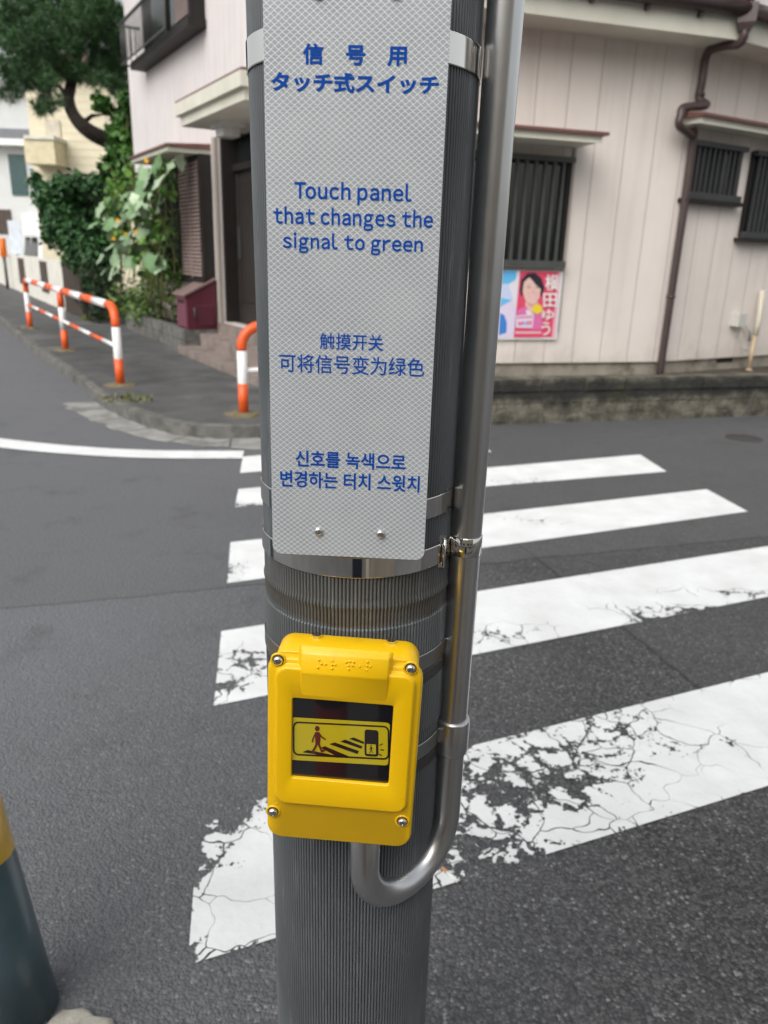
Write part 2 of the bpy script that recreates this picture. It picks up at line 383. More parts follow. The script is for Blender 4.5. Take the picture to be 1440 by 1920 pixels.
# pole axis and heights on it
PR = .106
def axis(z): return Vector((-.028 - .0062*(z-1.05), .822, z))
def PRz(z): return PR + .0045*max(0, z-1.05)
def zfront(px, py):
    r = ray(px, py); return CAM_H + r.z/r.y*.716
def zedge(px, py):
    r = ray(px, py); return CAM_H + r.z/math.hypot(r.x, r.y)*.815
ZF = dict(grime0=zfront(665, 1178), grime1=zfront(665, 1084))

M_asphalt = asphalt(); M_paint = road_paint(); M_rib = ribbed_sheet(); M_sheet = reflective_sheet()
M_chrome = steel('polished_strap_steel', (.82, .80, .77), .05, False)
M_dullsteel = steel('dull_strap_steel', (.46, .46, .45), .32, False)
M_conduit = steel('galvanised_conduit', (.68, .68, .675), .31, False)
M_screw = steel('screw_steel', (.72, .71, .69), .18, False)
M_yellow = M('yellow_casing_paint', (.86, .51, .001), .36, var=.03, vscale=12, coat=.04, bmp=(220, .04, .001), dirt=((.62, .34, .002), 13, .60))
M_blueink = M('blue_print', (.001, .068, .38), .6, var=.05, spec=.15)
M_blackglass = glossy('black_touch_glass', (.006, .006, .008))
M_pictoyellow = glossy('pictogram_yellow', (.55, .44, .012))
M_pictoblack = glossy('pictogram_black', (.012, .008, .006))
M_pictored = glossy('pictogram_brown', (.10, .018, .012))
M_white = M('white_paint', (.78, .78, .76), .45, var=.05)
M_orange = M('orange_guard_paint', (.72, .10, .016), .4, var=.1, vscale=9, dirt=((.3, .07, .03), 20, .6))
M_gwhite = M('white_guard_paint', (.74, .74, .73), .4, var=.06, vscale=9, dirt=((.35, .32, .28), 18, .62))
M_concrete = M('kerb_concrete', (.135, .13, .12), .9, var=.35, vscale=8, bmp=(60, .5, .008), dirt=((.07, .07, .06), 5, .46))
M_concrete2 = M('gutter_concrete', (.26, .255, .24), .9, var=.25, vscale=5, bmp=(80, .4, .006), dirt=((.12, .12, .11), 3, .5))
M_foot = M('mossy_mortar', (.15, .125, .07), .95, var=.35, vscale=25, bmp=(90, .6, .006))
M_pave = M('pavement_asphalt', (.075, .075, .075), .85, var=.3, vscale=3, bmp=(140, .7, .006), dirt=((.14, .137, .13), 1.2, .52))
M_near = M('near_bounce_concrete', (.125, .122, .12), .9, var=.15, vscale=4, bmp=(80, .3, .004))  # tone of the added near-side ground, set for its reflection
M_pink = siding('pink_siding', (.72, .65, .595), .305)
M_pinkL = siding('pink_siding_narrow', (.65, .605, .595), .20)
M_found = M('foundation_render', (.30, .27, .22), .9, var=.15, vscale=6, bmp=(90, .3, .004), dirt=((.12, .1, .07), 5, .5))
M_cream = M('cream_eave_paint', (.60, .58, .49), .55, var=.08, vscale=3)
M_redroof = M('red_brown_sheet', (.145, .06, .05), .5, var=.15)
M_tile = M('brown_roof_tile', (.12, .05, .045), .4, var=.25, vscale=14)
M_brown = M('brown_gutter', (.055, .036, .034), .38, var=.12)
M_dark = M('dark_bronze_frame', (.018, .015, .014), .55, var=.15, spec=.25)
M_darkdoor = M('dark_door_panel', (.03, .025, .023), .42, var=.2, vscale=9)
M_glass = M('dark_window_glass', (.014, .017, .017), .08, var=.1, spec=.8)
M_bars = M('grey_lattice_bars', (.062, .066, .062), .45, var=.15)
M_darkbars = M('dark_lattice_bars', (.035, .038, .036), .5, var=.2)
M_shut = M('brown_shutter_slat', (.25, .185, .17), .5, var=.12)
M_block = block_mat()
M_soil = M('soil', (.06, .05, .035), .95, var=.4, vscale=14, bmp=(60, .8, .02))
M_step = M('pinkish_step_stone', (.215, .175, .155), .8, var=.2, vscale=5, dirt=((.1, .085, .07), 4, .5))
M_maroon = M('maroon_cabinet', (.085, .011, .024), .5, var=.1)
M_maroon2 = M('maroon_cabinet_front', (.15, .045, .07), .5, var=.1)
M_bark = M('pine_bark', (.05, .038, .03), .95, var=.35, vscale=18, bmp=(30, 1, .03))
M_stem = M('vine_stem', (.12, .12, .04), .8, var=.25)
M_pine = leaf_mat('pine_needles', (.016, .055, .018), (.075, .16, .055), .9)
M_bush = leaf_mat('bush_leaves', (.014, .055, .018), (.05, .13, .04))
M_vine = leaf_mat('squash_leaves', (.09, .19, .07), (.38, .46, .34), rough=.6)
M_vine2 = leaf_mat('climber_leaves', (.05, .16, .025), (.16, .27, .05))
M_flower = M('yellow_flower', (.75, .38, .01), .6)
M_weed = leaf_mat('weeds', (.07, .11, .025), (.22, .19, .07))

def struct(o): o['kind'] = 'structure'; return o

# ------------------------------------------------------------------ ground
mb = MB(); mb.quad((-150, -60, 0), (150, -60, 0), (150, 220, 0), (-150, 220, 0)); struct(mb.build('road', M_asphalt, loc=(0, 0, 0)))
Wd = lambda p: Vector((p.x, p.y, 0))

def px_wear(x, y):                                # how much of the paint is gone, by place on the crossing
    def blob(cx, cy, rx, ry, a): return a*math.exp(-((x-cx)/rx)**2 - ((y-cy)/ry)**2)
    return x, y
WEAR = []                                         # (world point, radius x, radius y, amount)
for (px, py, rx, ry, a) in ((890, 1490, .2, .2, .34), (1010, 1450, .18, .2, .34), (1120, 1420, .16, .2, .32), (860, 1600, .2, .1, .7), (1210, 1360, .1, .15, .26), (960, 1470, .08, .08, .28), (1080, 1480, .08, .06, .25), (1150, 1370, .08, .06, .2), (850, 1480, .1, .1, .2),
                            (440, 1520, .10, .06, .62), (490, 1490, .1, .05, .45), (390, 1560, .06, .09, .60), (372, 1650, .03, .06, .45), (360, 1790, .03, .05, .4), (420, 1600, .08, .08, .25), (450, 1700, .1, .1, .10),
                            (1300, 1145, .4, .05, .50), (1200, 1160, .15, .04, .46), (1420, 1115, .4, .05, .50), (930, 1195, .12, .09, .40), (1000, 1180, .12, .06, .36), (430, 1290, .08, .05, .42), (450, 1235, .12, .1, .36), (480, 1250, .1, .12, .34),
                            (470, 948, .1, .05, .52), (440, 1070, .06, .1, .34), (980, 905, .3, .1, .30), (1000, 975, .2, .08, .25), (1350, 1400, .15, .1, .2)):
    WEAR.append((Wd(G(px, py)), rx, ry, a))
def stripe(name, quad, label, group=None, seam=None, base=.0):
    a, b, c, d = [Wd(G(*q)) for q in quad]        # far-left, far-right, near-right, near-left
    L = max((b-a).length, .1); Wt = (d-a).length; nx = max(2, int(L/.03)); ny = max(2, int(Wt/.03))
    m = MB(); vs = []; wear = []
    for j in range(ny+1):
        for i in range(nx+1):
            p = (a*(1-i/nx)+b*(i/nx))*(1-j/ny) + (d*(1-i/nx)+c*(i/nx))*(j/ny)
            vs.append(Vector((p.x, p.y, .004)))
            e = min(min(i, nx-i)/nx*L, min(j, ny-j)/ny*Wt)
            wv = base + sum(am*math.exp(-((p.x-q.x)/rx)**2-((p.y-q.y)/ry)**2) for q, rx, ry, am in WEAR)
            wear.append(.78*(1-math.exp(-wv/.6)) + (.16 if e < .005 else 0))
    n = nx+1
    m.add(vs, [(j*n+i, j*n+i+1, (j+1)*n+i+1, (j+1)*n+i) for j in range(ny) for i in range(nx)])
    o = m.build(name, M_paint); at = o.data.attributes.new('wear', 'FLOAT', 'POINT'); at.data.foreach_set('value', wear)
    o['label'] = label; o['category'] = 'road marking'
    if group: o['group'] = group
    return o
GS = 'white bars of the zebra crossing'
stripe('crossing_stripe', [(455, 857), (880, 824), (922, 848), (450, 888)], 'farthest and shortest white crossing bar, meeting the end of the curved white line', GS)
stripe('crossing_stripe', [(447, 918), (1200, 853), (1250, 885), (440, 952)], 'second farthest white crossing bar, just nearer than the shortest one', GS)
stripe('crossing_stripe', [(432, 1018), (1325, 918), (1402, 960), (426, 1095)], 'middle white crossing bar of the five, with clean square ends', GS)
def ext(q, k):                                    # carry a bar's far end on beyond the frame
    a, b, c, d = [Wd(G(*t)) for t in q]; return a, a+(b-a)*k, d+(c-d)*k, d
def stripe_w(name, quad, k, *args, **kw):
    global G
    pts = ext(quad, k); g0 = G; it = iter(pts); G = lambda *q: next(it)
    try: return stripe(name, [(0,)]*4, *args, **kw)
    finally: G = g0
stripe_w('crossing_stripe', [(415, 1185), (1440, 1025), (1440, 1120), (401, 1325)], 1.12, 'second nearest white crossing bar, with a seam across it and scuffed near edge', GS)
stripe_w('crossing_stripe', [(374, 1527), (1440, 1262), (1440, 1475), (352, 1812)], 1.5, 'nearest white crossing bar, its paint cracked and largely flaked away right of the pole', GS, base=.035)
# curved stop line
cl = smooth_path([Wd(G(-330, 800)), Wd(G(-120, 816)), Wd(G(0, 832)), Wd(G(130, 845)), Wd(G(280, 853)), Wd(G(456, 854))], 8)
m = MB(); vs = []; wear = []
for i, p in enumerate(cl):
    t = (cl[min(i+1, len(cl)-1)] - cl[max(0, i-1)]).normalized(); nrm = Vector((-t.y, t.x, 0))
    for k in (-1, 0, 1): vs.append(p + nrm*.115*k + Vector((0, 0, .008))); wear.append(.04 if k == 0 else .16)
m.add(vs, [(i*3+k, i*3+k+1, i*3+k+4, i*3+k+3) for i in range(len(cl)-1) for k in (0, 1)])
o = m.build('edge_line', M_paint, label='long curved white line painted across the mouth of the side street', category='road marking')
o.data.attributes.new('wear', 'FLOAT', 'POINT').data.foreach_set('value', wear)

# pavement, kerb, gutter slabs
kerb_px = [(-160, 465), (-60, 545), (0, 597), (52, 640), (139, 702), (180, 735), (243, 767), (347, 795), (486, 799), (640, 793), (760, 788)]
kp = smooth_path([Wd(G(x, y, SW)) if i > 1 else Wd(G(x, y, SW)) for i, (x, y) in enumerate(kerb_px[1:])], 6)
kp = [kp[0] + (kp[0]-kp[1]).normalized()*30] + kp + [BLK.P(-.35, 0, .03)]
inner = []
mb = MB()
far_in = FL.P(40, SW-.004, -.3); 
poly = [Vector((p.x, p.y, SW-.004)) for p in kp] + [BLK.P(-.3, SW-.004, -.4), FL.P(CORNER_S+.2, SW-.004, -.3), far_in]
tris = geometry.tessellate_polygon([poly]); mb.add(poly, [tuple(t) for t in tris])
struct(mb.build('pavement', M_pave))
def strip_along(path, w0, w1, z0, z1, mat, name):
    m = MB(); lo = []
    for i, p in enumerate(path):
        t = (path[min(i+1, len(path)-1)] - path[max(0, i-1)]).normalized(); nrm = Vector((t.y, -t.x, 0))
        lo.append([p + nrm*w0 + Vector((0, 0, z0)), p + nrm*w0 + Vector((0, 0, z1-.012)), p + nrm*(w0-.012) + Vector((0, 0, z1)), p + nrm*w1 + Vector((0, 0, z1)), p + nrm*w1 + Vector((0, 0, z0))])
    m.loft(lo, True, True, closed=False, smooth=False); return struct(m.build(name, mat))
m = MB(); m.quad((-30, -4.5, .004), (30, -4.5, .004), (30, .30, .004), (-30, .30, .004)); struct(m.build('near_bounce_pavement', M_near))  # unseen ground added on the near side for bounce light and reflections
sgn = 1
tt = (kp[5]-kp[4]).normalized(); test = Vector((tt.y, -tt.x, 0))
road_side = Wd(G(100, 900)) - kp[5]
sgn = 1 if test.dot(road_side) > 0 else -1
strip_along(kp, .0, -.085*sgn, -.02, SW+.004, M_concrete, 'kerb')
gut_px = [(-30, 640), (40, 705), (104, 756), (167, 790), (240, 817), (330, 834), (430, 842), (500, 846), (640, 840), (760, 832)]
gp = smooth_path([Wd(G(x, y)) for x, y in gut_px], 6)
kq = [p for p in kp[1:-1]]
m = MB(); n = 90
def resample(path, n):
    d = [0]
    for a, b in zip(path[:-1], path[1:]): d.append(d[-1]+(b-a).length)
    out = []
    for i in range(n):
        t = d[-1]*i/(n-1); j = max(k for k in range(len(d)) if d[k] <= t+1e-9); j = min(j, len(path)-2)
        out.append(path[j].lerp(path[j+1], (t-d[j])/max(1e-9, d[j+1]-d[j])))
    return out
ga = resample(gp, n)
near = [min(resample(kq, 300), key=lambda q: (q-p).length) for p in ga]
i0 = min(range(n), key=lambda k: (ga[k]-Wd(G(104, 756))).length)
for i in range(i0, n-1):
    if (i % 6) == 5 and False: continue
    z = .004
    a, b, c, d = ga[i], ga[i+1], near[i+1], near[i]
    if (i % 5) == 0: b = b.lerp(a, .22); c = c.lerp(d, .22)
    jj = random.uniform(.0, .12); d = d.lerp(a, jj); c = c.lerp(b, jj); kk = .9+.1*math.sin(i*1.7)*math.sin(i*.31+1); a = d.lerp(a, kk); b = c.lerp(b, kk)
    m.quad(*[Vector((q.x, q.y, z)) for q in (a, b, c, d)])
struct(m.build('gutter_slabs', M_concrete2))
# a small round iron cover
mc = Wd(G(1395, 822)); m = MB()
m.loft([[mc + Vector((r*math.cos(a), r*math.sin(a), z)) for a in [2*math.pi*k/40 for k in range(40)]] for r, z in ((.155, 0), (.155, .006), (.14, .007), (.136, .004), (.125, .004), (.12, .008), (.02, .008))], False, True)
m.build('manhole_cover', M('iron_cover', (.06, .056, .054), .7, .3, var=.3, vscale=40), label='small round dark iron cover set in the road near the block wall', category='manhole cover')
# cigarette end on the road
ca = G(838, 1640); m = MB(); m.tube([ca+Vector((0, 0, .008)), ca+Vector((.024, -.03, .009))], .0042, 10); m.tube([ca+Vector((-.012, .014, .008)), ca+Vector((0, 0, .008))], .0043, 10, mi=1)
m.build('cigarette_end', [M_white, M('tan_filter', (.5, .26, .12), .8)], label='crushed white cigarette end lying on the road beside the flaked paint', category='cigarette end')

# ------------------------------------------------------------------ signal pole with ribbed sheet and steel straps
pole = thing('signal_pole', 'grey signal pole wrapped in ribbed sheet with steel straps, in the foreground', 'pole', axis(0))
NR = 168; prof = (0.0, .85, 1.0, .85)
zs = [0, .3, zfront(665, 1405), zfront(665, 1400), zfront(665, 1190), zfront(665, 1182), zfront(665, 1179), zfront(665, 1150), zfront(665, 1140), zfront(665, 1128), zfront(665, 1085), 1.2, 1.5, 1.9, 3.2]
dr = [0, 0, 0, .0012, .0012, .0012, .0, .0, .0014, 0, 0, 0, 0, 0, 0]
m = MB(); loops = []
for z, d_ in zip(zs, dr):
    c = axis(z); lp = []
    for k in range(NR*4):
        a = 2*math.pi*k/(NR*4); r = PRz(z) - .0020 + d_ + .0030*prof[k % 4]
        lp.append((c.x + r*math.cos(a), c.y + r*math.sin(a), z))
    loops.append(lp)
m.loft(loops, True, True, smooth=False); m.build('ribbed_sheet', M_rib, pole)
def strap(z, h, r, mat, parent, name='strap'):
    m = MB(); lo = []
    for zz, rr in ((z-h/2, r-.0006), (z-h/2+.0004, r-.00015), (z-h/2+.0008, r), (z-h/2+.0013, r), (z, r), (z+h/2-.0013, r), (z+h/2-.0008, r), (z+h/2-.0004, r-.00015), (z+h/2, r-.0006)):
        c = axis(zz); lo.append([(c.x+rr*math.cos(a), c.y+rr*math.sin(a), zz) for a in [2*math.pi*k/160 for k in range(160)]])
    m.loft(lo, smooth=True); return m.build(name, mat, parent)
zt1 = zedge(469, 110); s1 = strap(zt1, .0255, PRz(zt1)+.0025, M_chrome, pole)
zm2 = (zedge(848, 900)+zedge(848, 938))/2; strap(zm2, .0225, PRz(zm2)+.0025, M_chrome, pole)
zA, zB = zfront(680, 1044), zfront(680, 1083); zm3 = (zA+zB)/2; s3 = strap(zm3, zA-zB, PR+.0035, M_chrome, pole)
zm4 = (zedge(836, 1172)+zedge(836, 1208))/2; strap(zm4, .02, PR+.0035, M_dullsteel, pole)
zm5 = (zedge(828, 1330)+zedge(828, 1368))/2; strap(zm5, .02, PR+.0035, M_dullsteel, pole)
# thin dark seam bands below the two lower straps
for z in (zm4-.021, zm5-.021):
    strap(z, .014, PR+.0022, M('seam_tape', (.045, .043, .04), .7, var=.3, vscale=60), pole, 'seam_band')

# ------------------------------------------------------------------ conduit pipe
PX, PY, PRAD = .0900, .7885, .0168
def pxz(z): return PX + .0042*max(0, z-.9)/.75
pipe = thing('conduit_pipe', 'shiny grey steel conduit running down the pole and hooking up under the yellow box', 'pipe', (PX, PY, 0.7))
be = Plane.P(BOX, Plane.hit(BOX, 684, 1600, -.035)[0], 0, -.035)
end = Vector((be.x, be.y, 0)); st = Vector((PX, PY, 0)); hd = (end-st); D = hd.length; hd.normalize(); R_ = D/2
lowp = ray(722, 1690); mid = (st+end)/2; tq = (mid.y)/lowp.y; zlow = CAM_H + lowp.z*tq + PRAD*.6 + .02
zc = zlow + R_
pts = [Vector((pxz(z), PY, z)) for z in (3.2, 2.2, 1.7, 1.3, 1.1, .9)]
pts += [st + hd*(R_ - R_*math.cos(a)) + Vector((0, 0, zc - R_*math.sin(a))) for a in [math.pi*k/24 for k in range(25)]]
pts += [Vector((end.x, end.y, .9))]
m = MB(); m.tube(pts, PRAD, 28); m.build('pipe', M_conduit, pipe)
m = MB()
zc0 = CAM_H + ray(855, 1345).z/ray(855, 1345).y*PY; zc1 = CAM_H + ray(853, 1405).z/ray(853, 1405).y*PY
m.tube([Vector((pxz(z), PY, z)) for z in (zc0+.001, zc0, zc0-.002, zc1+.004, zc1, zc1-.002)], [.0185, .0199, .0205, .0203, .0195, .0172], 28); m.build('coupling', M_conduit, pipe)
m = MB(); zk = zm3+.002
m.tube([Vector((pxz(z), PY, z)) for z in (zk+.0112, zk+.0105, zk-.0105, zk-.0112)], [.017, .0178, .0178, .017], 32); m.build('clamp_band', M_chrome, pipe)
# buckle between the strap and the pipe
bx = Plane((PX-.0265, PY-.026), (1, 0), (0, -1)); m = MB()
m.box(bx.P, -.0035, .0035, zm3-.017, zm3+.02, -.012, .0, 0)
m.tube([bx.P(.002, zm3+.016, .002), bx.P(.002, zm3-.014, .002)], .0022, 10); m.build('buckle', M_chrome, s3)
m = MB(); bx2 = Plane((PX-.0235, PY-.022), (1, 0), (0, -1)); m.box(bx2.P, -.001, .0005, zm2-.013, zm2+.014, -.012, -.004); m.build('buckle', M_chrome, pole.children[2])

# ------------------------------------------------------------------ sign plate on the pole
sg = thing('instruction_sign', 'tall grey reflective sign plate with blue instructions in four languages', 'sign', SIGN.P(.005, 1.165))
u0 = -.0690; u1 = .0808; zb = 1.1665; ztop = 1.69
cu, cz = (u0+u1)/2, (zb+ztop)/2
m = MB(); L0 = rrect(cu, cz, u1-u0, ztop-zb, .0085); L1 = rrect(cu, cz, u1-u0-.0006, ztop-zb-.0006, .0083)
m.loft([[SIGN.P(u, z, -.002) for u, z in L0], [SIGN.P(u, z, -.0003) for u, z in L0], [SIGN.P(u, z, 0) for u, z in L1]], True, True, smooth=False)
m.uv = L0 + L0 + L1
m.build('plate', M_sheet, sg)
def latin(body, bold):
    V_, F_ = [], []; x = 0
    for ch in body:
        if ch == ' ': x += .26; continue
        vs, fs = text_poly(chr(ord(ch)+0xFEE0), bold); a = min(v[0] for v in vs); b = max(v[0] for v in vs)
        rnd = .055 if ch in 'oceT' else .075; o = len(V_)
        x += (.04 if ch in 'oce' else .06)
        if ch == 'o' and V_ and body[body.index(ch)-1] == 'T': x -= .1
        V_ += [(v[0]-a+x, v[1]) for v in vs]; F_ += [tuple(i+o for i in f) for f in fs]; x += b-a + rnd - (.03 if ch in 'trT' else 0)
    return V_, F_
LINES = [('信　号　用', 567.6, 763, 82.5, 123.5, .03), ('タッチ式スイッチ', 508, 823, 137, 174.5, .034), ('Touch panel', 552, 772.5, 341.5, 384, .02), ('that changes the', 513, 812, 390.5, 432.5, .02),
         ('signal to green', 530, 793, 438.5, 477.5, .02), ('触摸开关', 599.5, 719, 626, 657, .008), ('可将信号变为绿色', 523.6, 796, 667, 702, .005), ('신호를 녹색으로', 554, 761, 848, 879, .02), ('변경하는 터치 스윗치', 525.6, 787, 887, 918, .02)]
for body, xl, xr, yt, yb, bold in LINES:
    xm, ym = (xl+xr)/2, (yt+yb)/2
    ua, _ = SIGN.hit(xl, ym, .0003); ub, _ = SIGN.hit(xr, ym, .0003); _, z1 = SIGN.hit(xm, yt, .0003); _, z0 = SIGN.hit(xm, yb, .0003)
    m = MB(); fit_text(m, body, ua, ub, z0, z1, lambda u, z: SIGN.P(u, z, .0004), bold, src=latin(body, bold) if body.isascii() else None); m.build('lettering', M_blueink, sg)
def dome_screw(P, u, z, o, r, parent, name='screw'):
    m = MB(); lo = []
    for rr, oo in ((1.0, 0), (1.0, .25), (.93, .5), (.75, .72), (.5, .84), (.42, .86)):
        lo.append([P(u+r*rr*math.cos(a), z+r*rr*math.sin(a), o+r*oo) for a in [2*math.pi*k/24 for k in range(24)]])
    m.loft(lo)
    # cross recess
    dp = [P(u+r*.2*math.cos(a), z+r*.2*math.sin(a), o+r*.45) for a in [2*math.pi*k/24 for k in range(24)]]
    cross = [P(u+r*(.42 if k % 6 in (0, 1, 5) else .2)*math.cos(a), z+r*(.42 if k % 6 in (0, 1, 5) else .2)*math.sin(a), o+r*.84) for k, a in enumerate([2*math.pi*k/24+.4 for k in range(24)])]
    m.loft([lo[-1], cross, dp], False, True, smooth=False)
    return m.build(name, M_screw, parent)
for (px, py) in ((597, 997), (713.5, 1002)): dome_screw(SIGN.P, *SIGN.hit(px, py, .002), 0, .0043, sg)
for (px, py) in ((596, -14), (742, -15)): dome_screw(SIGN.P, *SIGN.hit(px, py, .002), 0, .0043, sg)
# brackets that carry the plate on the straps
for z in (zm2, zm3+.026, 1.645):
    m = MB(); m.box(SIGN.P, -.05, .06, z-.008, z+.008, -.012, -.0022); m.build('bracket', M_dullsteel, sg)

# ------------------------------------------------------------------ yellow touch switch
bt = thing('touch_switch', 'bright yellow pedestrian touch switch box with black glass panel on the pole', 'crossing button', BOX.P(.004, .855))
cu, cz, cw, ch = .0042, .9625, .1545, .2195
m = MB()
def ring(cu, cz, w_, h_, r, o, k=6): return [BOX.P(u, z, o) for u, z in rrect(cu, cz, w_, h_, r, k)]
m.loft([ring(cu, cz+.004, cw-.012, ch-.008, .014, -.052), ring(cu, cz+.004, cw-.009, ch-.005, .016, -.048), ring(cu, cz+.003, cw-.009, ch-.005, .016, -.0135), ring(cu, cz+.003, cw-.012, ch-.008, .015, -.0125)], True, True)
m.build('housing', M_yellow, bt)
def hu(px, py, out): return BOX.hit(px, py, out)
# cover: flange with raised plateau and sunk window
pu0, _ = hu(515, 1390, .006); pu1, _ = hu(771, 1390, .006); _, pz1 = hu(640, 1259, .006); _, pz0 = hu(640, 1517, .006)
gu0, gz1 = hu(549, 1306, .003); gu1, gz0 = hu(728.5, 1470, .003)
pcu, pcz, pw, ph = (pu0+pu1)/2, (pz0+pz1)/2, pu1-pu0, pz1-pz0
gcu, gcz, gw, gh = (gu0+gu1)/2, (gz0+gz1)/2, gu1-gu0, gz1-gz0
m = MB()
m.loft([ring(cu, cz, cw-.002, ch-.002, .015, -.012), ring(cu, cz, cw, ch, .016, -.0105), ring(cu, cz, cw, ch, .016, -.006), ring(cu, cz, cw-.0008, ch-.0008, .0157, -.0035), ring(cu, cz, cw-.003, ch-.003, .0147, -.0012), ring(cu, cz, cw-.0065, ch-.0065, .013, 0), 
        ring(pcu, pcz, pw+.004, ph+.004, .014, 0), ring(pcu, pcz, pw+.0015, ph+.0015, .013, .001), ring(pcu, pcz, pw-.0005, ph-.0005, .012, .0042), ring(pcu, pcz, pw-.003, ph-.003, .011, .0058), ring(pcu, pcz, pw-.006, ph-.006, .010, .006),
        ring(gcu, gcz, gw+.0025, gh+.0025, .0035, .006), ring(gcu, gcz, gw+.0008, gh+.0008, .003, .0055), ring(gcu, gcz, gw, gh, .0027, .004), ring(gcu, gcz, gw, gh, .0027, .0015)], True, False)
m.build('cover', M_yellow, bt)
# hood with the braille face, over the window
h0, _ = hu(564, 1262, .008); h1, _ = hu(728, 1268, .008); _, hzt = hu(646, 1228, .004); _, hzr = hu(646, 1270, .012); hzb = gz1 + .004
prof_h = [(hzt+.004, -.001), (hzt, .0045), (hzt-.0015, .0062), (hzr+.0012, .0099), (hzr, .0102), (hzr-.0015, .0099), (hzr-.005, .0092), (hzb+.006, .0070), (hzb, .0058)]
m = MB(); lo = []
for k, (du, sh) in enumerate(((-.0035, .0), (-.0012, .35), (0, .8), (.0015, 1), (h1-h0-.0015, 1), (h1-h0, .8), (h1-h0+.0012, .35), (h1-h0+.0035, .0))):
    lo.append([BOX.P(h0+du, z, .0 + (o-.0)*sh if sh < 1 else o) for z, o in prof_h])
m.loft(lo, closed=False, smooth=True); hood = m.build('hood', M_yellow, bt)
hood.data.polygons.foreach_set('use_smooth', [True]*len(hood.data.polygons))
m = MB()
def hood_out(z): t = (hzt-.0015-z)/(hzt-.003-hzr); return .0062 + t*(.0099-.0062)
for (x, y) in ((497, 256), (517, 283), (490, 309), (549, 286), (605, 262), (603, 290), (627, 290), (603, 317), (716, 272), (743, 268), (775, 272), (733, 296), (765, 297), (735, 322), (822, 303), (885, 272), (880, 300), (906, 304), (878, 330)):
    u, z = hu(480+x/4.235, 1180+y/4.235, .010); lo = []
    for rr, oo in ((.0014, 0), (.0012, .0007), (.0007, .0012), (.0001, .0013)):
        lo.append([BOX.P(u+rr*math.cos(a), z+rr*math.sin(a), hood_out(z)-.0002+oo) for a in [2*math.pi*k/10 for k in range(10)]])
    m.loft(lo)
m.build('braille_dots', M_yellow, bt)
# glass and pictogram
m = MB(); m.loft([ring(gcu, gcz, gw-.0002, gh-.0002, .0026, .0014), ring(gcu, gcz, gw-.0002, gh-.0002, .0026, .0022)], True, True, smooth=False)
gl = m.build('touch_glass', M_blackglass, bt)
def q5(x, y, o): u, z = hu(480+x/4.235, 1180+y/4.235, o); return BOX.P(u, z, o)
def poly5(m, pts, o, mi=0):
    v = [q5(x, y, o) for x, y in pts]; m.add(v, [tuple(t) for t in geometry.tessellate_polygon([v])], mi)
m = MB(); poly5(m, [(294, 698), (1030, 740), (1050, 745), (1063, 760), (1062, 800), (1050, 1060), (1043, 1076), (1025, 1080), (286, 1036)], .0026)
pic = m.build('pictogram_panel', M_pictoyellow, gl)
m = MB(); O = .0029
def slant_rr(x0, x1, y0, y1, r, sl=.057, k=6):
    return [(x, y + (x-x0)*sl) for x, y in rrect((x0+x1)/2, (y0+y1)/2, x1-x0, y1-y0, r, k)]
A_ = slant_rr(293, 1058, 730, 1000, 44, .05); B_ = slant_rr(305, 1046, 743, 987, 34, .05)
va = [q5(*p, O) for p in A_]; vb = [q5(*p, O) for p in B_]; n = len(va)
m.add(va+vb, [(i, (i+1) % n, n+(i+1) % n, n+i) for i in range(n)])
for pz in ([(366, 976), (410, 958), (655, 1006), (560, 1012), (460, 990)], [(512, 940), (548, 928), (770, 1022), (650, 1014)], [(580, 911), (625, 898), (818, 966), (806, 991)], [(668, 890), (710, 876), (846, 929), (836, 949)], [(738, 870), (775, 858), (858, 893), (856, 911)]): poly5(m, pz, O)
poly5(m, slant_rr(862, 972, 795, 1006, 22, .06), O)
for s_ in ([(983, 921), (1004, 909)], [(988, 957), (1014, 959)], [(978, 991), (998, 1004)]):
    for pz in stroke(s_, 8): poly5(m, pz, O)
m.build('pictogram_print', M_pictoblack, pic)
def walker(m, cx, cy, k, o, mi=0):                # the walking figure, 220 units tall at k = 1
    S_ = lambda pts: [(cx+x*k, cy+y*k) for x, y in pts]
    poly5(m, S_(disc(0, -96, 19, 16, 22)), o, mi)
    poly5(m, S_([(-16, -68), (16, -68), (26, -40), (24, 0), (20, 30), (-14, 32), (-16, -20), (-22, -50)]), o+.00005, mi)
    for l, wd in (([(-14, -58), (-32, -18), (-40, 10)], 11), ([(14, -60), (34, -30), (64, -10)], 11), ([(-4, 24), (-18, 58), (-38, 88), (-22, 96)], 17), ([(10, 24), (24, 56), (36, 84), (56, 78)], 17)):
        for i, pz in enumerate(stroke(S_(l), wd*k)): poly5(m, pz, o+.0001+.00004*i, mi)
m = MB(); walker(m, 486, 884, 1.0, .0031); m.build('walking_figure', M_pictored, pic)
m = MB(); poly5(m, slant_rr(878, 952, 910, 988, 4, .06), .0031); poly5m = m
walker(m, 914, 952, .30, .0032, 1); m.build('signal_lens', [M_pictoyellow, M_pictoblack], pic)
for (px, py) in ((521, 1239), (770, 1255), (511.5, 1523.5), (754, 1542)):
    u, z = hu(px, py, .002)
    m = MB(); m.loft([[BOX.P(u+r*math.cos(a), z+r*math.sin(a), o) for a in [2*math.pi*k/28 for k in range(28)]] for r, o in ((.0078, -.0005), (.0074, .0011), (.0064, .0013), (.0058, .0002))], False, True); b_ = m.build('screw_seat', M_yellow, bt)
    m = MB(); m.loft([[BOX.P(u+r*math.cos(a), z+r*math.sin(a), o) for a in [2*math.pi*k/28 for k in range(28)]] for r, o in ((.0057, .0003), (.0057, .0006))], False, True); m.build('washer', M('dark_washer', (.03, .028, .02), .5), b_)
    dome_screw(BOX.P, u, z, .0006, .0049, b_)
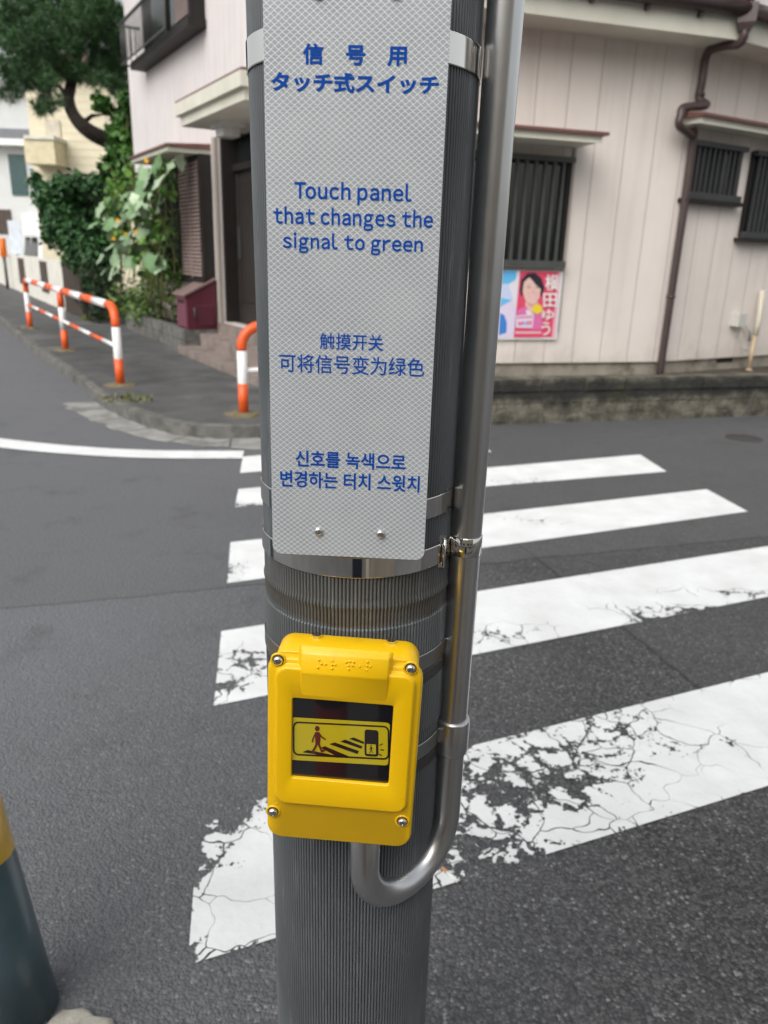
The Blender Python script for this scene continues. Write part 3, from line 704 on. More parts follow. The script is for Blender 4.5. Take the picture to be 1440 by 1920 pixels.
for (px, py) in ((590, 1192), (733, 1200)):
    u, z = hu(px, 1205, -.03); m = MB(); m.tube([BOX.P(u, cz+ch/2-.004, -.044), BOX.P(u, cz+ch/2+.0045, -.044)], .0055, 6, smooth=False); m.build('bolt', M_screw, bt)

# ------------------------------------------------------------------ leaning guard post at the near left
bp = thing('guard_post', 'dark blue-grey round post with a glossy yellow band, leaning at the lower left', 'post', G(60, 1950))
ra = G(100, 1905, .0); rb = Yat(-26, 1487, ra.y+.02)
ax_d = (rb-ra).normalized(); side = Vector((-1, .25, 0)).normalized(); PRD = .058
a0 = ra + side*PRD; a0 -= ax_d*(a0.z+.0)/ax_d.z
zt = lambda z: a0 + ax_d*(z/ax_d.z)
zy = zt(0).z; yb_ = G(24, 1602); rr = ray(26, 1605); zyb = CAM_H + rr.z/rr.y*(ra.y+.02)
m = MB(); m.tube([zt(z) for z in (0, .2, .4, .6, .8, 1.05)], PRD, 40); m.build('pole', M('blue_grey_post_paint', (.055, .092, .11), .36, var=.2, vscale=9, coat=.2, dirt=((.1, .13, .14), 8, .62)), bp)
m = MB(); m.tube([zt(z) for z in (zyb-.012, zyb-.011, zyb+.36, zyb+.361)], [PRD+.0005, PRD+.0015, PRD+.0015, PRD+.0005], 40)
m.build('yellow_band', M('yellow_reflective_band', (.72, .42, .02), .22, var=.2, vscale=12, coat=.5), bp)
# pale concrete lump at its foot
cc = G(146, 1944); m = MB(); n = 22; lo = []
rads = [1+.18*math.sin(3*2*math.pi*k/n+1)+.12*random.uniform(-1, 1) for k in range(n)]
for r, z in ((.066, -.005), (.062, .012), (.05, .02), (.03, .023), (.008, .024)):
    lo.append([cc + Vector((r*rads[k]*math.cos(2*math.pi*k/n), .8*r*rads[k]*math.sin(2*math.pi*k/n), z+random.uniform(-.002, .002))) for k in range(n)])
m.loft(lo, False, True); m.build('concrete_lump', M('pale_concrete', (.36, .34, .29), .9, var=.2, vscale=30, bmp=(120, .6, .004)), label='pale rough lump of concrete on the road at the foot of the dark post', category='concrete')

# ------------------------------------------------------------------ guard rails
def band_tube(m, path, r, bands, n=16):
    """path: points; bands: list of (length fraction end, material index)."""
    path = resample([Vector(p) for p in path], 90); k0 = 0
    for fr, mi in bands:
        k1 = min(89, int(round(fr*89)))
        if k1 > k0: m.tube(path[k0:k1+1], r, n, True, mi)
        k0 = k1
def rail(name, label, bases, top, mid_z, group, r=.043, rr=.036):
    root = thing(name, label, 'guard rail', Vector((bases[0].x, bases[0].y, SW)), group)
    mats = [M_orange, M_gwhite]
    a, c = bases[0], bases[-1]; d = (c-a); L = d.length; d.normalize(); Rb = .17
    # end posts bend over into the top rail: one tube, banded
    for p, s in ((a, 1), (c, -1)):
        up = [p+Vector((0, 0, z)) for z in (SW, SW+.27)]; m = MB(); m.tube(up, r, 18, True, 0)
        m.tube([p+Vector((0, 0, z)) for z in (SW+.27, SW+.27+.001, top-.19)], r*.985, 18, True, 1)
        arc = [p + d*s*(Rb-Rb*math.cos(t)) + Vector((0, 0, top-Rb+Rb*math.sin(t))) for t in [math.pi/2*k/10 for k in range(11)]]
        m.tube([p+Vector((0, 0, top-.2))] + arc + [p + d*s*(Rb+.12) + Vector((0, 0, top))], r, 18, True, 0); m.build('post', mats, root)
    for p in bases:
        m = MB(); lo = []
        for rr_, zz in ((.15, -.003), (.13, .014), (.07, .02), (.045, .022)): lo.append([p+Vector((rr_*(1+.22*math.sin(2.3*k+p.x*9))*math.cos(2*math.pi*k/16), rr_*(1+.22*math.sin(2.3*k+p.x*9))*math.sin(2*math.pi*k/16), SW+zz)) for k in range(16)])
        m.loft(lo, False, True); m.build('footing', M_foot, root)
    for p in bases[1:-1]:
        m = MB(); m.tube([p+Vector((0, 0, z)) for z in (SW, SW+.27)], r, 18, True, 0); m.tube([p+Vector((0, 0, z)) for z in (SW+.27, top-.22)], r*.985, 18, True, 1); m.tube([p+Vector((0, 0, z)) for z in (top-.22, top-.01)], r, 18, True, 0); m.build('post', mats, root)
    m = MB(); p0, p1 = a + d*(Rb+.12) + Vector((0, 0, top)), c - d*(Rb+.12) + Vector((0, 0, top)); nb = max(1, int((p1-p0).length/.62)); nb += (nb+1) % 2
    for k in range(nb): m.tube([p0.lerp(p1, k/nb), p0.lerp(p1, (k+1)/nb)], r*.97, 18, True, 1-k % 2)
    m.build('top_rail', mats, root)
    m = MB(); p0, p1 = a + Vector((0, 0, mid_z)), c + Vector((0, 0, mid_z)); nb = max(3, int((p1-p0).length/.6))
    for k in range(nb): m.tube([p0.lerp(p1, k/nb), p0.lerp(p1, (k+1)/nb)], rr*.6, 14, True, 1-k % 2 if nb > 4 else 1)
    m.build('lower_rail', mats, root)
B1, B3 = Wd(G(226, 722, SW)), Wd(G(57, 615, SW)); B2 = B1.lerp(B3, .5); b2t = Wd(G(121, 657, SW)); dd = (B3-B1).normalized(); B2 = B1 + dd*(b2t-B1).dot(dd)
def z_at(px, py, base): r = ray(px, py); return CAM_H + r.z/r.y*base.y
ztop1 = z_at(205, 574, B1); zmid1 = z_at(216, 650, B1)
rail('guard_rail', 'orange and white guard rail on three posts along the side street kerb', [B1, B2, B3], ztop1-.0, zmid1, 'orange and white guard rails')
C1 = Wd(G(457, 777, SW)); cdir = (Wd(G(560, 772, SW))-C1).normalized(); C2 = C1 + cdir*1.25
rail('guard_rail', 'orange and white guard rail half hidden behind the signal pole', [C1, C2], z_at(462, 612, C1), z_at(470, 695, C1), 'orange and white guard rails')
# mortar and weeds at the post feet
def tuft(name, c, r, n, h, label, mat=None):
    m = MB()
    for i in range(n):
        a = random.uniform(0, 6.283); d = r*math.sqrt(random.random()); p = c + Vector((d*math.cos(a), d*.7*math.sin(a), 0)); b = random.uniform(0, 6.283); hh = h*random.uniform(.4, 1)*(1-.5*d/r)
        t = Vector((math.cos(b), math.sin(b), 0)); q = p + t*hh*.6 + Vector((0, 0, hh)); s = Vector((-t.y, t.x, 0))*.007
        m.add([p-s, p+s, (p+q)/2+s*1.2+Vector((0, 0, hh*.2)), q, (p+q)/2-s*1.2+Vector((0, 0, hh*.2))], [(0, 1, 2, 4), (4, 2, 3)])
    m.build(name, mat or M_weed, label=label, category='weeds')
tuft('weeds', Wd(G(240, 748, SW))+Vector((0, 0, SW-.01)), .26, 130, .08, 'green and yellow weeds growing along the kerb beside the long guard rail')
tuft('weeds', Wd(G(462, 776, SW))+Vector((0, 0, SW-.01)), .17, 90, .05, 'dry yellow weeds around the foot of the half hidden guard rail')
tuft('weeds', Wd(G(180, 600, SW))+Vector((0, 0, SW-.01)), .30, 260, .22, 'yellow-green weed clump by the dark hedge beyond the guard rail')

# ------------------------------------------------------------------ pink house
house = thing('pink_house', 'pink sided house with barred windows, cream eaves and brown entrance door on the corner', 'house', FM.P(.3, 0, -3))
def wall(P, s0, s1, z0, z1, holes, name, mat, parent, reveal=.12):
    ss = sorted({s0, s1, *[h for q in holes for h in q[:2]]}); zs_ = sorted({z0, z1, *[h for q in holes for h in q[2:]]})
    m = MB(); uv = []
    for a, b in zip(ss[:-1], ss[1:]):
        for c, d in zip(zs_[:-1], zs_[1:]):
            ms, mz = (a+b)/2, (c+d)/2
            if any(h[0] < ms < h[1] and h[2] < mz < h[3] for h in holes): continue
            m.quad(P(a, c), P(b, c), P(b, d), P(a, d)); uv += [(a, c), (b, c), (b, d), (a, d)]
    for h in holes:
        for (a, c), (b, d) in (((h[0], h[2]), (h[1], h[2])), ((h[1], h[2]), (h[1], h[3])), ((h[1], h[3]), (h[0], h[3])), ((h[0], h[3]), (h[0], h[2]))):
            m.quad(P(a, c), P(b, d), P(b, d, -reveal), P(a, c, -reveal)); uv += [(a, c), (b, d), (b, d), (a, c)]
    m.uv = uv; return m.build(name, mat, parent)
def window(P, s0, s1, z0, z1, parent, out=0.0, fw=.045, mull=1, bars=None, barmat=None, name='window'):
    m = MB(); o0, o1 = out-.07, out+.025
    for a in ((s0, s0+fw, z0+fw, z1-fw), (s1-fw, s1, z0+fw, z1-fw), (s0, s1, z0, z0+fw), (s0, s1, z1-fw, z1)): m.box(P, *a, o0, o1)
    for k in range(mull): c = s0+(s1-s0)*(k+1)/(mull+1); m.box(P, c-.022, c+.022, z0+fw, z1-fw, out-.055, out-.01)
    wn = m.build(name, M_dark, parent)
    m = MB(); m.box(P, s0+fw*.5, s1-fw*.5, z0+fw*.5, z1-fw*.5, out-.05, out-.045); m.build('pane', M_glass, wn)
    if bars:
        m = MB(); n = int((s1-s0-.06)/bars)
        for k in range(n): c = s0+.05+(s1-s0-.1)*(k+.5)/n; m.box(P, c-.014, c+.014, z0+.01, z1-.01, out+.04, out+.062)
        m.box(P, s0, s1, z0-.012, z0+.045, out+.026, out+.085); m.box(P, s0, s1, z1-.04, z1+.005, out+.026, out+.085)
        m.build('lattice', barmat or M_bars, wn)
    return wn
def canopy(P, s0, s1, z0, z1, depth, parent, drop=.05, tier=0):
    m = MB()
    if tier: m.box(P, s0-.05, s1+.05, z1-.14, z1-.0125, depth-.2, depth+tier, 0)
    m.box(P, s0, s1, z0, z1-.012, 0.002, depth, 0); m.box(P, s0-.0, s1, z1-.07-.0, z1-.055, depth, depth+.012, 0)
    c = m.build('canopy', M_cream, parent)
    m = MB(); lo = [[P(s, z1-.012, depth+.04), P(s, z1+.012, depth+.04), P(s, z1+drop, .003), P(s, z1-.012, .003)] for s in (s0-.04, s1+.04)]
    m.loft(lo, True, True, smooth=False); m.build('roof_sheet', M_redroof, c); return c

ZB = .515                                          # bottom of the siding
ZE = FM.hit(1200, 60, .0)[1]
fx = 900; q6 = lambda x, y: (900+x/2.667, y/2.667)
ED = .42                                           # eave depth
zfb = FM.hit(*q6(900, 150), ED)[1]; zft = zfb + .2
# crossing-side wall
wz0, wz1 = 1.40, 2.31; ws0, ws1 = -.75, .70
wall(FM.P, -1.2+.13, SC, ZB, zfb+.05, [(ws0, ws1, wz0, wz1)], 'wall', M_pink, house)
window(FM.P, ws0, ws1, wz0, wz1, house, bars=.088)
m = MB(); m.box(FM.P, ws1+.005, ws1+.03, wz0-.6, wz1+.12, .001, .02); m.build('window_trim', M_pink, house)
m = MB(); m.box(FM.P, -1.07, SC, .12, ZB, -.12, -.03); m.build('foundation', M_found, house)
canopy(FM.P, -1.1, FM.hit(*q6(612, 690), .45)[0], FM.hit(*q6(420, 695), .45)[1], FM.hit(*q6(420, 655), .45)[1], .45, house)
# wall that turns away to the right
r1a = FR.hit(*q6(1048, 705)); r1b = FR.hit(*q6(1275, 1010)); r2a = FR.hit(*q6(1360, 757)); r2b = FR.hit(*q6(1292, 1182))
R1 = (r1a[0], FR.hit(*q6(1285, 900))[0], r1b[1], r1a[1]); R2 = (FR.hit(*q6(1325, 950))[0], FR.hit(*q6(1325, 950))[0]+1.2, r2b[1], r2a[1])
LR = 6.0
wall(FR.P, 0, LR, ZB, zfb+.3, [R1, R2], 'wall', M_pink, house)
window(FR.P, *R1, house, bars=.075, barmat=M_darkbars); window(FR.P, *R2, house, bars=.075, barmat=M_darkbars)
for R_2 in (R1, R2):
    m = MB(); m.box(FR.P, R_2[0]-.05, R_2[1]+.05, R_2[2]-.05, R_2[2]-.014, .0, .1); m.build('sill', M_dark, house)
m = MB(); m.box(FR.P, 0, LR, .12, ZB, -.12, -.03); m.build('foundation', M_found, house)
m = MB(); vz = FR.hit(1359, 671, -.03); m.box(FR.P, vz[0]-.13, vz[0]+.13, vz[1]-.045, vz[1]+.045, -.05, -.022); m.build('floor_vent', M_dark, house)
cz_ = FR.hit(*q6(1115, 572), .25); cb_ = FR.hit(*q6(1115, 612), .25); canopy(FR.P, cz_[0], LR-.5, cb_[1], cz_[1], .25, house)
# eaves: soffit, fascia, gutter, tiled roof
cM = FM.P(SC, 0, 0)
def isect(P1, o1, P2, o2):
    a = P1.P(0, 0, o1); b = P2.P(0, 0, o2); A = Matrix(((P1.e.x, -P2.e.x), (P1.e.y, -P2.e.y))); t = A.inverted() @ Vector((b.x-a.x, b.y-a.y)); return a + P1.e*t[0]
def eave(z0, z1, o0, o1, name, mat, parent=house):
    m = MB(); sL = -1.15
    for (A_, B_) in (((FM.P(sL, 0, o0), FM.P(sL, 0, o1)), (isect(FM, o0, FR, o0), isect(FM, o1, FR, o1))), ((isect(FM, o0, FR, o0), isect(FM, o1, FR, o1)), (FR.P(LR, 0, o0), FR.P(LR, 0, o1)))):
        Z = lambda p, z: Vector((p.x, p.y, z))
        c = [Z(p, z) for p in (*A_, *B_) for z in (z0, z1)]
        m.add(c, [(0, 1, 3, 2), (4, 6, 7, 5), (0, 2, 6, 4), (1, 5, 7, 3), (0, 4, 5, 1), (2, 3, 7, 6)])
    return m.build(name, mat, parent)
eave(zfb+.012, zfb+.045, -.05, ED-.025, 'soffit', M_cream)
fas = eave(zfb, zft, ED-.024, ED, 'fascia', M_cream)
m = MB()
gpts = [FM.P(-1.2, zft+.01, ED+.06)] + [Vector((p.x, p.y, zft+.01)) for p in [isect(FM, ED+.06, FR, ED+.06)]] + [FR.P(LR, zft+.01, ED+.06)]
for a, b in zip(gpts[:-1], gpts[1:]):
    m.tube([a, b], .058, 14)
gut = m.build('gutter', M_brown, house)
m = MB()
for s in (.0, .5, 1.0, 1.5):
    m = MB(); m.box(FM.P, s-.015, s+.015, zft-.08, zft+.0, ED+.002, ED+.05); m.build('bracket', M_brown, gut)
# roof with rows of tiles
m = MB(); o_e = ED+.09; rise = .45; Lr = 3.2
cornr = isect(FM, o_e, FR, o_e); ridge = FM.P(SC-2.0, 0, -3.0)
nrow = 11; zr0 = zft+.05
eA, eB = FM.P(-1.2, 0, o_e), cornr; tA, tB = FM.P(-1.2, 0, o_e-Lr), cornr + (FM.P(SC-1.6, 0, o_e-Lr)-cornr)
for k in range(nrow):
    t0, t1 = k/nrow, (k+1)/nrow; ncol = 15
    for i in range(ncol):
        cs = []
        for j in range(5):
            f = (i+j/4)/ncol; hgt = .035*math.sin(math.pi*min(1, j/3)) if j < 4 else 0
            p0 = (eA.lerp(eB, f)).lerp(tA.lerp(tB, f), t0); p1 = (eA.lerp(eB, f)).lerp(tA.lerp(tB, f), t1)
            cs.append((Vector((p0.x, p0.y, zr0+rise*Lr*t0+hgt+.03)), Vector((p1.x, p1.y, zr0+rise*Lr*t1+hgt)), Vector((p0.x, p0.y, zr0+rise*Lr*t0-.01))))
        m.add([c for q in cs for c in q], [f for j in range(4) for f in ((j*3, j*3+3, j*3+4, j*3+1), (j*3+2, j*3+5, j*3+3, j*3))])
roof = m.build('roof', M_tile, house)
m = MB(); m.tube([Vector((p.x, p.y, z)) for p, z in ((cornr, zr0+.05), (tB, zr0+rise*Lr+.05))], .06, 12); m.tube([Vector((cornr.x, cornr.y, zr0+.06)) + Vector((.0, -.04, 0)), Vector((cornr.x, cornr.y, zr0+.06)) + Vector((.12, -.06, .01))], .03, 10); m.build('hip_tile', M_tile, roof)
m = MB(); m.quad(*[Vector((p.x, p.y, z)) for p, z in ((isect(FM, o_e, FR, o_e), zft+.03), (FR.P(LR, 0, o_e), zft+.03), (FR.P(LR, 0, -3), zft+.3), (tB, zft+.3))]); m.build('roof', M_tile, house)
# downpipe with hopper
hp = isect(FM, ED+.05, FR, ED+.05); m = MB()
hz = zft-.0
lo = [[Vector((hp.x+w_*dx, hp.y+w_*dy, z)) for dx, dy in ((-1, -.3), (.6, -1), (1, .3), (-.6, 1))] for w_, z in ((.085, hz+.05), (.085, hz-.09), (.05, hz-.15))]
m.loft(lo, True, True, smooth=False); dp_root = None
zcor = lambda x, y: FM.hit(*q6(x, y), .07)[1]
corner_p = lambda z, o=.07: Vector((*(isect(FM, o, FR, o).xy), z))
hA = Vector((hp.x, hp.y, hz-.19)); hB = corner_p(zcor(1105, 268))
dn = smooth_path([Vector((hp.x, hp.y, hz-.13)), hA, hA.lerp(hB, .12)+Vector((0, 0, -.035)), hA.lerp(hB, .5), hA.lerp(hB, .9)+Vector((0, 0, .015)), hB+Vector((0, 0, -.05)), corner_p(zcor(1085, 300)), corner_p(zcor(1070, 400)), corner_p(zcor(1062, 490)), corner_p(zcor(1045, 530), .16)+FM.e*-.0, corner_p(zcor(1010, 550), .17)-FM.e*.23, corner_p(zcor(985, 590), .19)-FM.e*.27, corner_p(zcor(985, 640), .19)-FM.e*.27, corner_p(zcor(1015, 675), .13)-FM.e*.1, corner_p(zcor(1015, 730)), corner_p(1.2), corner_p(.6), corner_p(.40)], 7)
m.tube(dn, .036, 14); dpipe = m.build('downpipe', M_brown, house)
for z in (zcor(1055, 470), 1.15): m = MB(); m.tube([corner_p(z-.012), corner_p(z+.012)], .043, 14); m.build('pipe_clip', M_brown, dpipe)
# white tap box and pipes at the foot of the right wall
gp_ = FR.hit(1424, 600, .12); gs = gp_[0]
m = MB(); m.tube([FR.P(gs+.05, FR.hit(1430, 545, .1)[1], .06), FR.P(gs+.03, .9, .09), FR.P(gs, .75, .1)], .028, 12); m.tube([FR.P(gs, .76, .1), FR.P(gs-.03, .34, .12)], .022, 12, mi=1); m.tube([FR.P(gs-.025, .4, .12), FR.P(gs-.03, .33, .12)], .034, 12, mi=1); m.build('drain_pipe', [M('cream_pipe', (.55, .5, .4), .5), M('tan_pipe', (.42, .32, .2), .5)], house)
tp = FR.hit(1391, 601, .08); m = MB(); m.box(FR.P, tp[0]-.08, tp[0]+.05, tp[1]-.06, tp[1]+.07, .0, .1); m.tube([FR.P(tp[0]+.05, tp[1]-.02, .07), FR.P(tp[0]+.2, tp[1]-.12, .06), FR.P(tp[0]+.25, tp[1]-.22, .04)], .014, 8); m.tube([FR.P(tp[0]+.02, tp[1]-.05, .06), FR.P(tp[0]+.12, tp[1]-.3, .05), FR.P(tp[0]+.25, tp[1]-.33, .04)], .006, 8); m.build('outlet_box', M('grey_white_plastic', (.5, .49, .45), .5), house)

# entrance wall (two storeys)
LS1 = FL.hit(242, 160)[0]
ds0, ds1 = -2.3, FL.hit(411, 330)[0]
dz0 = .52; dz1 = FL.hit(406, 245)[1]-.03
sh0 = FL.hit(401, 400)[0]; W1 = (sh0+.02, sh0+3.2, 1.06, 2.62)
w2a = FL.hit(386, 40); w2b = FL.hit(275, 125)
W2 = (w2a[0]+.05, w2b[0], w2b[1]+.05, w2b[1]+1.5)
wall(FL.P, CORNER_S+.02, LS1, ZB-.02, 6.2, [(ds0, ds1, dz0, dz1), W1, W2], 'wall', M_pinkL, house)
m = MB(); m.box(FL.P, CORNER_S, LS1, SW-.02, ZB-.02, -.15, -.03); m.build('foundation', M_found, house)
# end walls and upper storey behind
m = MB(); a, b = FL.P(LS1, ZB, 0), FL.P(LS1, ZB, -6); m.quad(a, b, b+Vector((0, 0, 5.7)), a+Vector((0, 0, 5.7))); m.uv = [(0, 0), (6, 0), (6, 5.7), (0, 5.7)]; m.build('wall', M_pinkL, house)
m = MB(); a, b = FL.P(CORNER_S+.02, 3.2, -.0), FL.P(CORNER_S+.02, 3.2, -5)
m.quad(a, b, b+Vector((0, 0, 3.0)), a+Vector((0, 0, 3.0))); m.uv = [(0, 0), (5, 0), (5, 3), (0, 3)]; m.build('wall', M_pinkL, house)
m = MB(); m.add([FL.P(CORNER_S-.4, 6.2, .5), FL.P(LS1+.4, 6.2, .5), FL.P(LS1+.4, 7.6, -3), FL.P(CORNER_S-.4, 7.6, -3), FL.P(CORNER_S-.4, 6.2, -6.5), FL.P(LS1+.4, 6.2, -6.5)], [(0, 1, 2, 3), (3, 2, 5, 4), (0, 3, 4), (1, 5, 2), (0, 4, 5, 1)]); m.build('roof', M_tile, house)
# door: frame, transom, sliding leaves
m = MB(); RD = -.22
for a in ((ds0, ds0+.07, dz0, dz1), (ds1-.06, ds1, dz0, dz1), (ds0+.07, ds1-.06, dz1-.06, dz1), (ds0+.07, ds1-.06, 2.42, 2.50)): m.box(FL.P, *a, RD-.08, -.02 if a[1]-a[0] < .1 else RD+.06)
door = m.build('door', M_dark, house)
m = MB(); m.box(FL.P, ds0+.07, ds1-.06, 2.5, dz1-.06, RD-.03, RD-.02); m.build('transom_pane', M_glass, door)
dm = (ds0+ds1)/2
for a, b, oo in ((ds0+.07, dm+.03, RD-.05), (dm-.03, ds1-.06, RD)):
    m = MB(); m.box(FL.P, a, b, dz0, 2.42, oo-.04, oo)
    nsl = 9
    for k in range(nsl):
        c = a+.1+(b-a-.2)*(k+.5)/nsl; m.box(FL.P, c-.035, c+.035, dz0+.28, 2.3, oo, oo+.012)
    for c in (a+.045, b-.045): m.box(FL.P, c-.04, c+.04, dz0+.01, 2.41, oo, oo+.02)
    m.box(FL.P, a+.09, b-.09, dz0+.01, dz0+.25, oo, oo+.015)
    lf = m.build('door_leaf', M_darkdoor, door)
m = MB(); m.box(FL.P, ds1-.2, ds1-.17, 1.35, 1.75, RD+.02, RD+.05); m.build('handle', M_bars, door)
m = MB(); m.box(FL.P, ds1+.002, ds1+.11, SW+.2, dz1-.05, .002, .05); m.build('door_trim', M_pinkL, house)
# shutter window with its box
shb_out = .16
s_end = FL.hit(338, 400, shb_out)[0]
m = MB(); m.box(FL.P, W1[0], s_end, 1.06, 2.64, .003, shb_out); shut = m.build('shutter_box', M_dark, house)
m = MB(); ns = 30
for k in range(ns):
    z = 1.1+(2.58-1.1)*k/ns
    m.add([FL.P(s, zz, o) for s in (W1[0]+.06, s_end-.02) for zz, o in ((z, shb_out+.022), (z+.031, shb_out+.003), (z-.004, shb_out+.003))], [(0, 3, 4, 1), (0, 2, 5, 3)])
m.box(FL.P, (W1[0]+s_end)/2-.025, (W1[0]+s_end)/2+.025, 1.07, 2.62, shb_out+.0145, shb_out+.02)
m.build('slats', M_shut, shut)
m = MB(); m.box(FL.P, W1[0]-.02, W1[1]+.05, .99, 1.057, .002, .18); m.build('sill', M_dark, house)
window(FL.P, s_end+.01, W1[1], 1.06, 2.62, house, mull=2)
c2l = FL.hit(247, 297, .55); c2r = FL.hit(315, 270, .55); canopy(FL.P, c2r[0], c2l[0], FL.hit(315, 283, .55)[1], (c2l[1]+c2r[1])/2, .55, house)
# entrance canopy with ceiling lamp
e1 = FL.hit(330, 192, .8); e2 = FL.hit(449, 129, .8); ezt = (e1[1]+e2[1])/2; ezb = FL.hit(449, 186, .8)[1]
ec = canopy(FL.P, e2[0], e1[0], ezb, ezt, .76, house, tier=.05)
lp_ = FL.hit(421, 214, .45); m = MB(); lo = [[FL.P(lp_[0]+w_*sx, ezb-d_, .42+w_*sy) for sx, sy in ((-1, -.8), (1, -.8), (1, .8), (-1, .8))] for w_, d_ in ((.17, 0), (.17, .05), (.12, .052), (.12, .13), (.11, .14))]
m.loft(lo, True, True, smooth=False); m.build('porch_lamp', M('opal_lamp_cover', (.55, .55, .52), .4), house)
# upper window with shutters and rail
window(FL.P, W2[0]+.6, W2[1], W2[2], W2[3], house, mull=1)
m = MB(); m.box(FL.P, W2[0]-.05, W2[0]+.62, W2[2]-.02, W2[3], .003, .2); shut2 = m.build('shutter_box', M_dark, house)
m = MB()
for k in range(40):
    z = W2[2]+.03+1.4*k/40
    m.add([FL.P(s, zz, o) for s in (W2[0], W2[0]+.58) for zz, o in ((z, .212), (z+.026, .203), (z+.034, .203))], [(0, 3, 4, 1), (1, 4, 5, 2)])
m.build('slats', M_shut, shut2)
m = MB(); m.box(FL.P, W2[0]-.08, W2[1]+.05, W2[2]-.12, W2[2]-.022, .002, .24); m.build('sill', M_dark, house)
m = MB(); rl0, rl1 = W2[0]+.62, W2[1]+.28; zt_ = W2[2]+.52
m.tube([FL.P(rl0, zt_, .32), FL.P(rl1, zt_, .32), FL.P(rl1, zt_, .0)], .022, 8); m.tube([FL.P(rl0, W2[2]-.02, .32), FL.P(rl1, W2[2]-.02, .32), FL.P(rl1, W2[2]-.02, 0)], .014, 8)
k = rl0
while k < rl1: m.tube([FL.P(k, W2[2]-.02, .32), FL.P(k, zt_, .32)], .008, 6); k += .11
for o in (.08, .16, .24): m.tube([FL.P(rl1, W2[2]-.02, o), FL.P(rl1, zt_, o)], .008, 6)
m.build('window_rail', M_bars, house)
# steps
m = MB(); m.box(FL.P, -3.6, ds1+.12, SW-.02, .505, -.2, .06); m.box(FL.P, -3.6, ds1+.10, SW-.02, .36, .06, .32); m.box(FL.P, -3.6, ds1+.22, SW-.02, .19, .32, .6); m.build('entrance_steps', M_step, house)

# ------------------------------------------------------------------ block wall under the house, planter
bw = MB(); uvs = []; zt_b = .412
rows = [(0, .075, .03), (.078, .175, 0), (.185, .29, 0), (.298, zt_b, .012)]
for z0, z1, o in rows:
    s = -1.3
    k = 0
    while s < 9:
        ln = .44 if z0 > .07 else .6
        s1_ = s+ln-.008; j = random.uniform(-.004, .004)
        n0 = len(bw.v); bw.box(BLK.P, s, s1_, z0, z1, -.15, o+j); uvs += [(x, z) for _ in (0, 1) for z in (z0, z1) for x in (s, s1_)]
        s += ln; k += 1
n0 = len(bw.v); bw.box(BLK.P, -1.3, 9, .001, zt_b-.006, -.148, -.008); uvs += [(x, .15) for _ in range(8) for x in (0,)]
bw.uv = uvs; bw.build('block_wall', M_block, label='low mossy concrete block wall stained black under the pink house', category='wall')
m = MB(); pts_ = [BLK.P(-1.3, .385, -.14), BLK.P(9, .385, -.14), BLK.P(9, .385, -3), BLK.P(-1.3, .385, -.5)]; m.quad(*pts_); struct(m.build('soil', M_soil))
pw0, pw1 = -.03, 3.6
m = MB(); uvs = []
for z0, z1 in ((SW-.02, .245), (.252, .395)):
    s = pw0
    while s < pw1:
        s1_ = min(s+.6, pw1)-.01; m.box(FL.P, s, s1_, z0, z1, .38, .5); uvs += [(x, .1) for _ in range(8) for x in (0,)]; s += .6
m.box(FL.P, pw0, pw0+.12, SW-.02, .393, .02, .378); uvs += [(0, .1)]*8
m.uv = uvs
m.build('planter', M_concrete, label='low grey concrete planter along the entrance wall of the pink house', category='planter')
m = MB(); m.quad(FL.P(pw0+.12, .34, .02), FL.P(pw1, .34, .02), FL.P(pw1, .34, .38), FL.P(pw0+.12, .34, .38)); struct(m.build('planter_soil', M_soil))
# maroon cabinet
s_c = -.0; oA = FL.out_at(352, 590, s_c)[0]; zc_t = FL.out_at(352, 551, s_c)[1]; zc_w = FL.out_at(400, 525, s_c)[1]; zc_b = .398
cab = thing('parcel_cabinet', 'maroon cabinet with sloping lid standing on the planter end beside the door', 'cabinet', FL.P(.25, zc_b, .25))
sc1 = .5
oW = .03
m = MB(); A_ = [(oW, zc_b), (oA, zc_b), (oA, zc_t), (oW, zc_w)]
m.loft([[FL.P(s, z, o) for o, z in A_] for s in (s_c, sc1)], True, True, smooth=False)
nsl = 8
for k in range(nsl): z = zc_b+.06+(zc_t-zc_b-.2)*k/nsl; m.add([FL.P(s_c-d_, z+dz, o) for o in (oW+.04, oA-.12) for d_, dz in ((.003, 0), (.014, .004), (.003, .03))], [(0, 3, 4, 1), (1, 4, 5, 2)])
m.build('body', M_maroon, cab)
m = MB(); m.loft([[FL.P(s, z, o) for o, z in ((oA+.05, zc_t-.035), (oA+.05, zc_t-.01), (oW, zc_w+.025), (oW, zc_w+.002))] for s in (s_c-.03, sc1+.03)], True, True, smooth=False); m.build('lid', M('grey_pink_lid', (.20, .135, .125), .5), cab)
m = MB(); m.box(FL.P, s_c+.03, sc1-.03, zc_b+.03, zc_t-.04, oA+.001, oA+.012); fr = m.build('front_door', M_maroon2, cab)
m = MB(); m.box(FL.P, s_c+.1, sc1-.1, zc_t-.13, zc_t-.09, oA+.0125, oA+.02); m.build('slot', M_dark, fr)
m = MB(); m.tube([FL.P(s_c-.02, zc_b+.12, oA-.1), FL.P(s_c-.02, zc_b+.3, oA-.09)], .01, 8); m.build('handle', M_bars, cab)

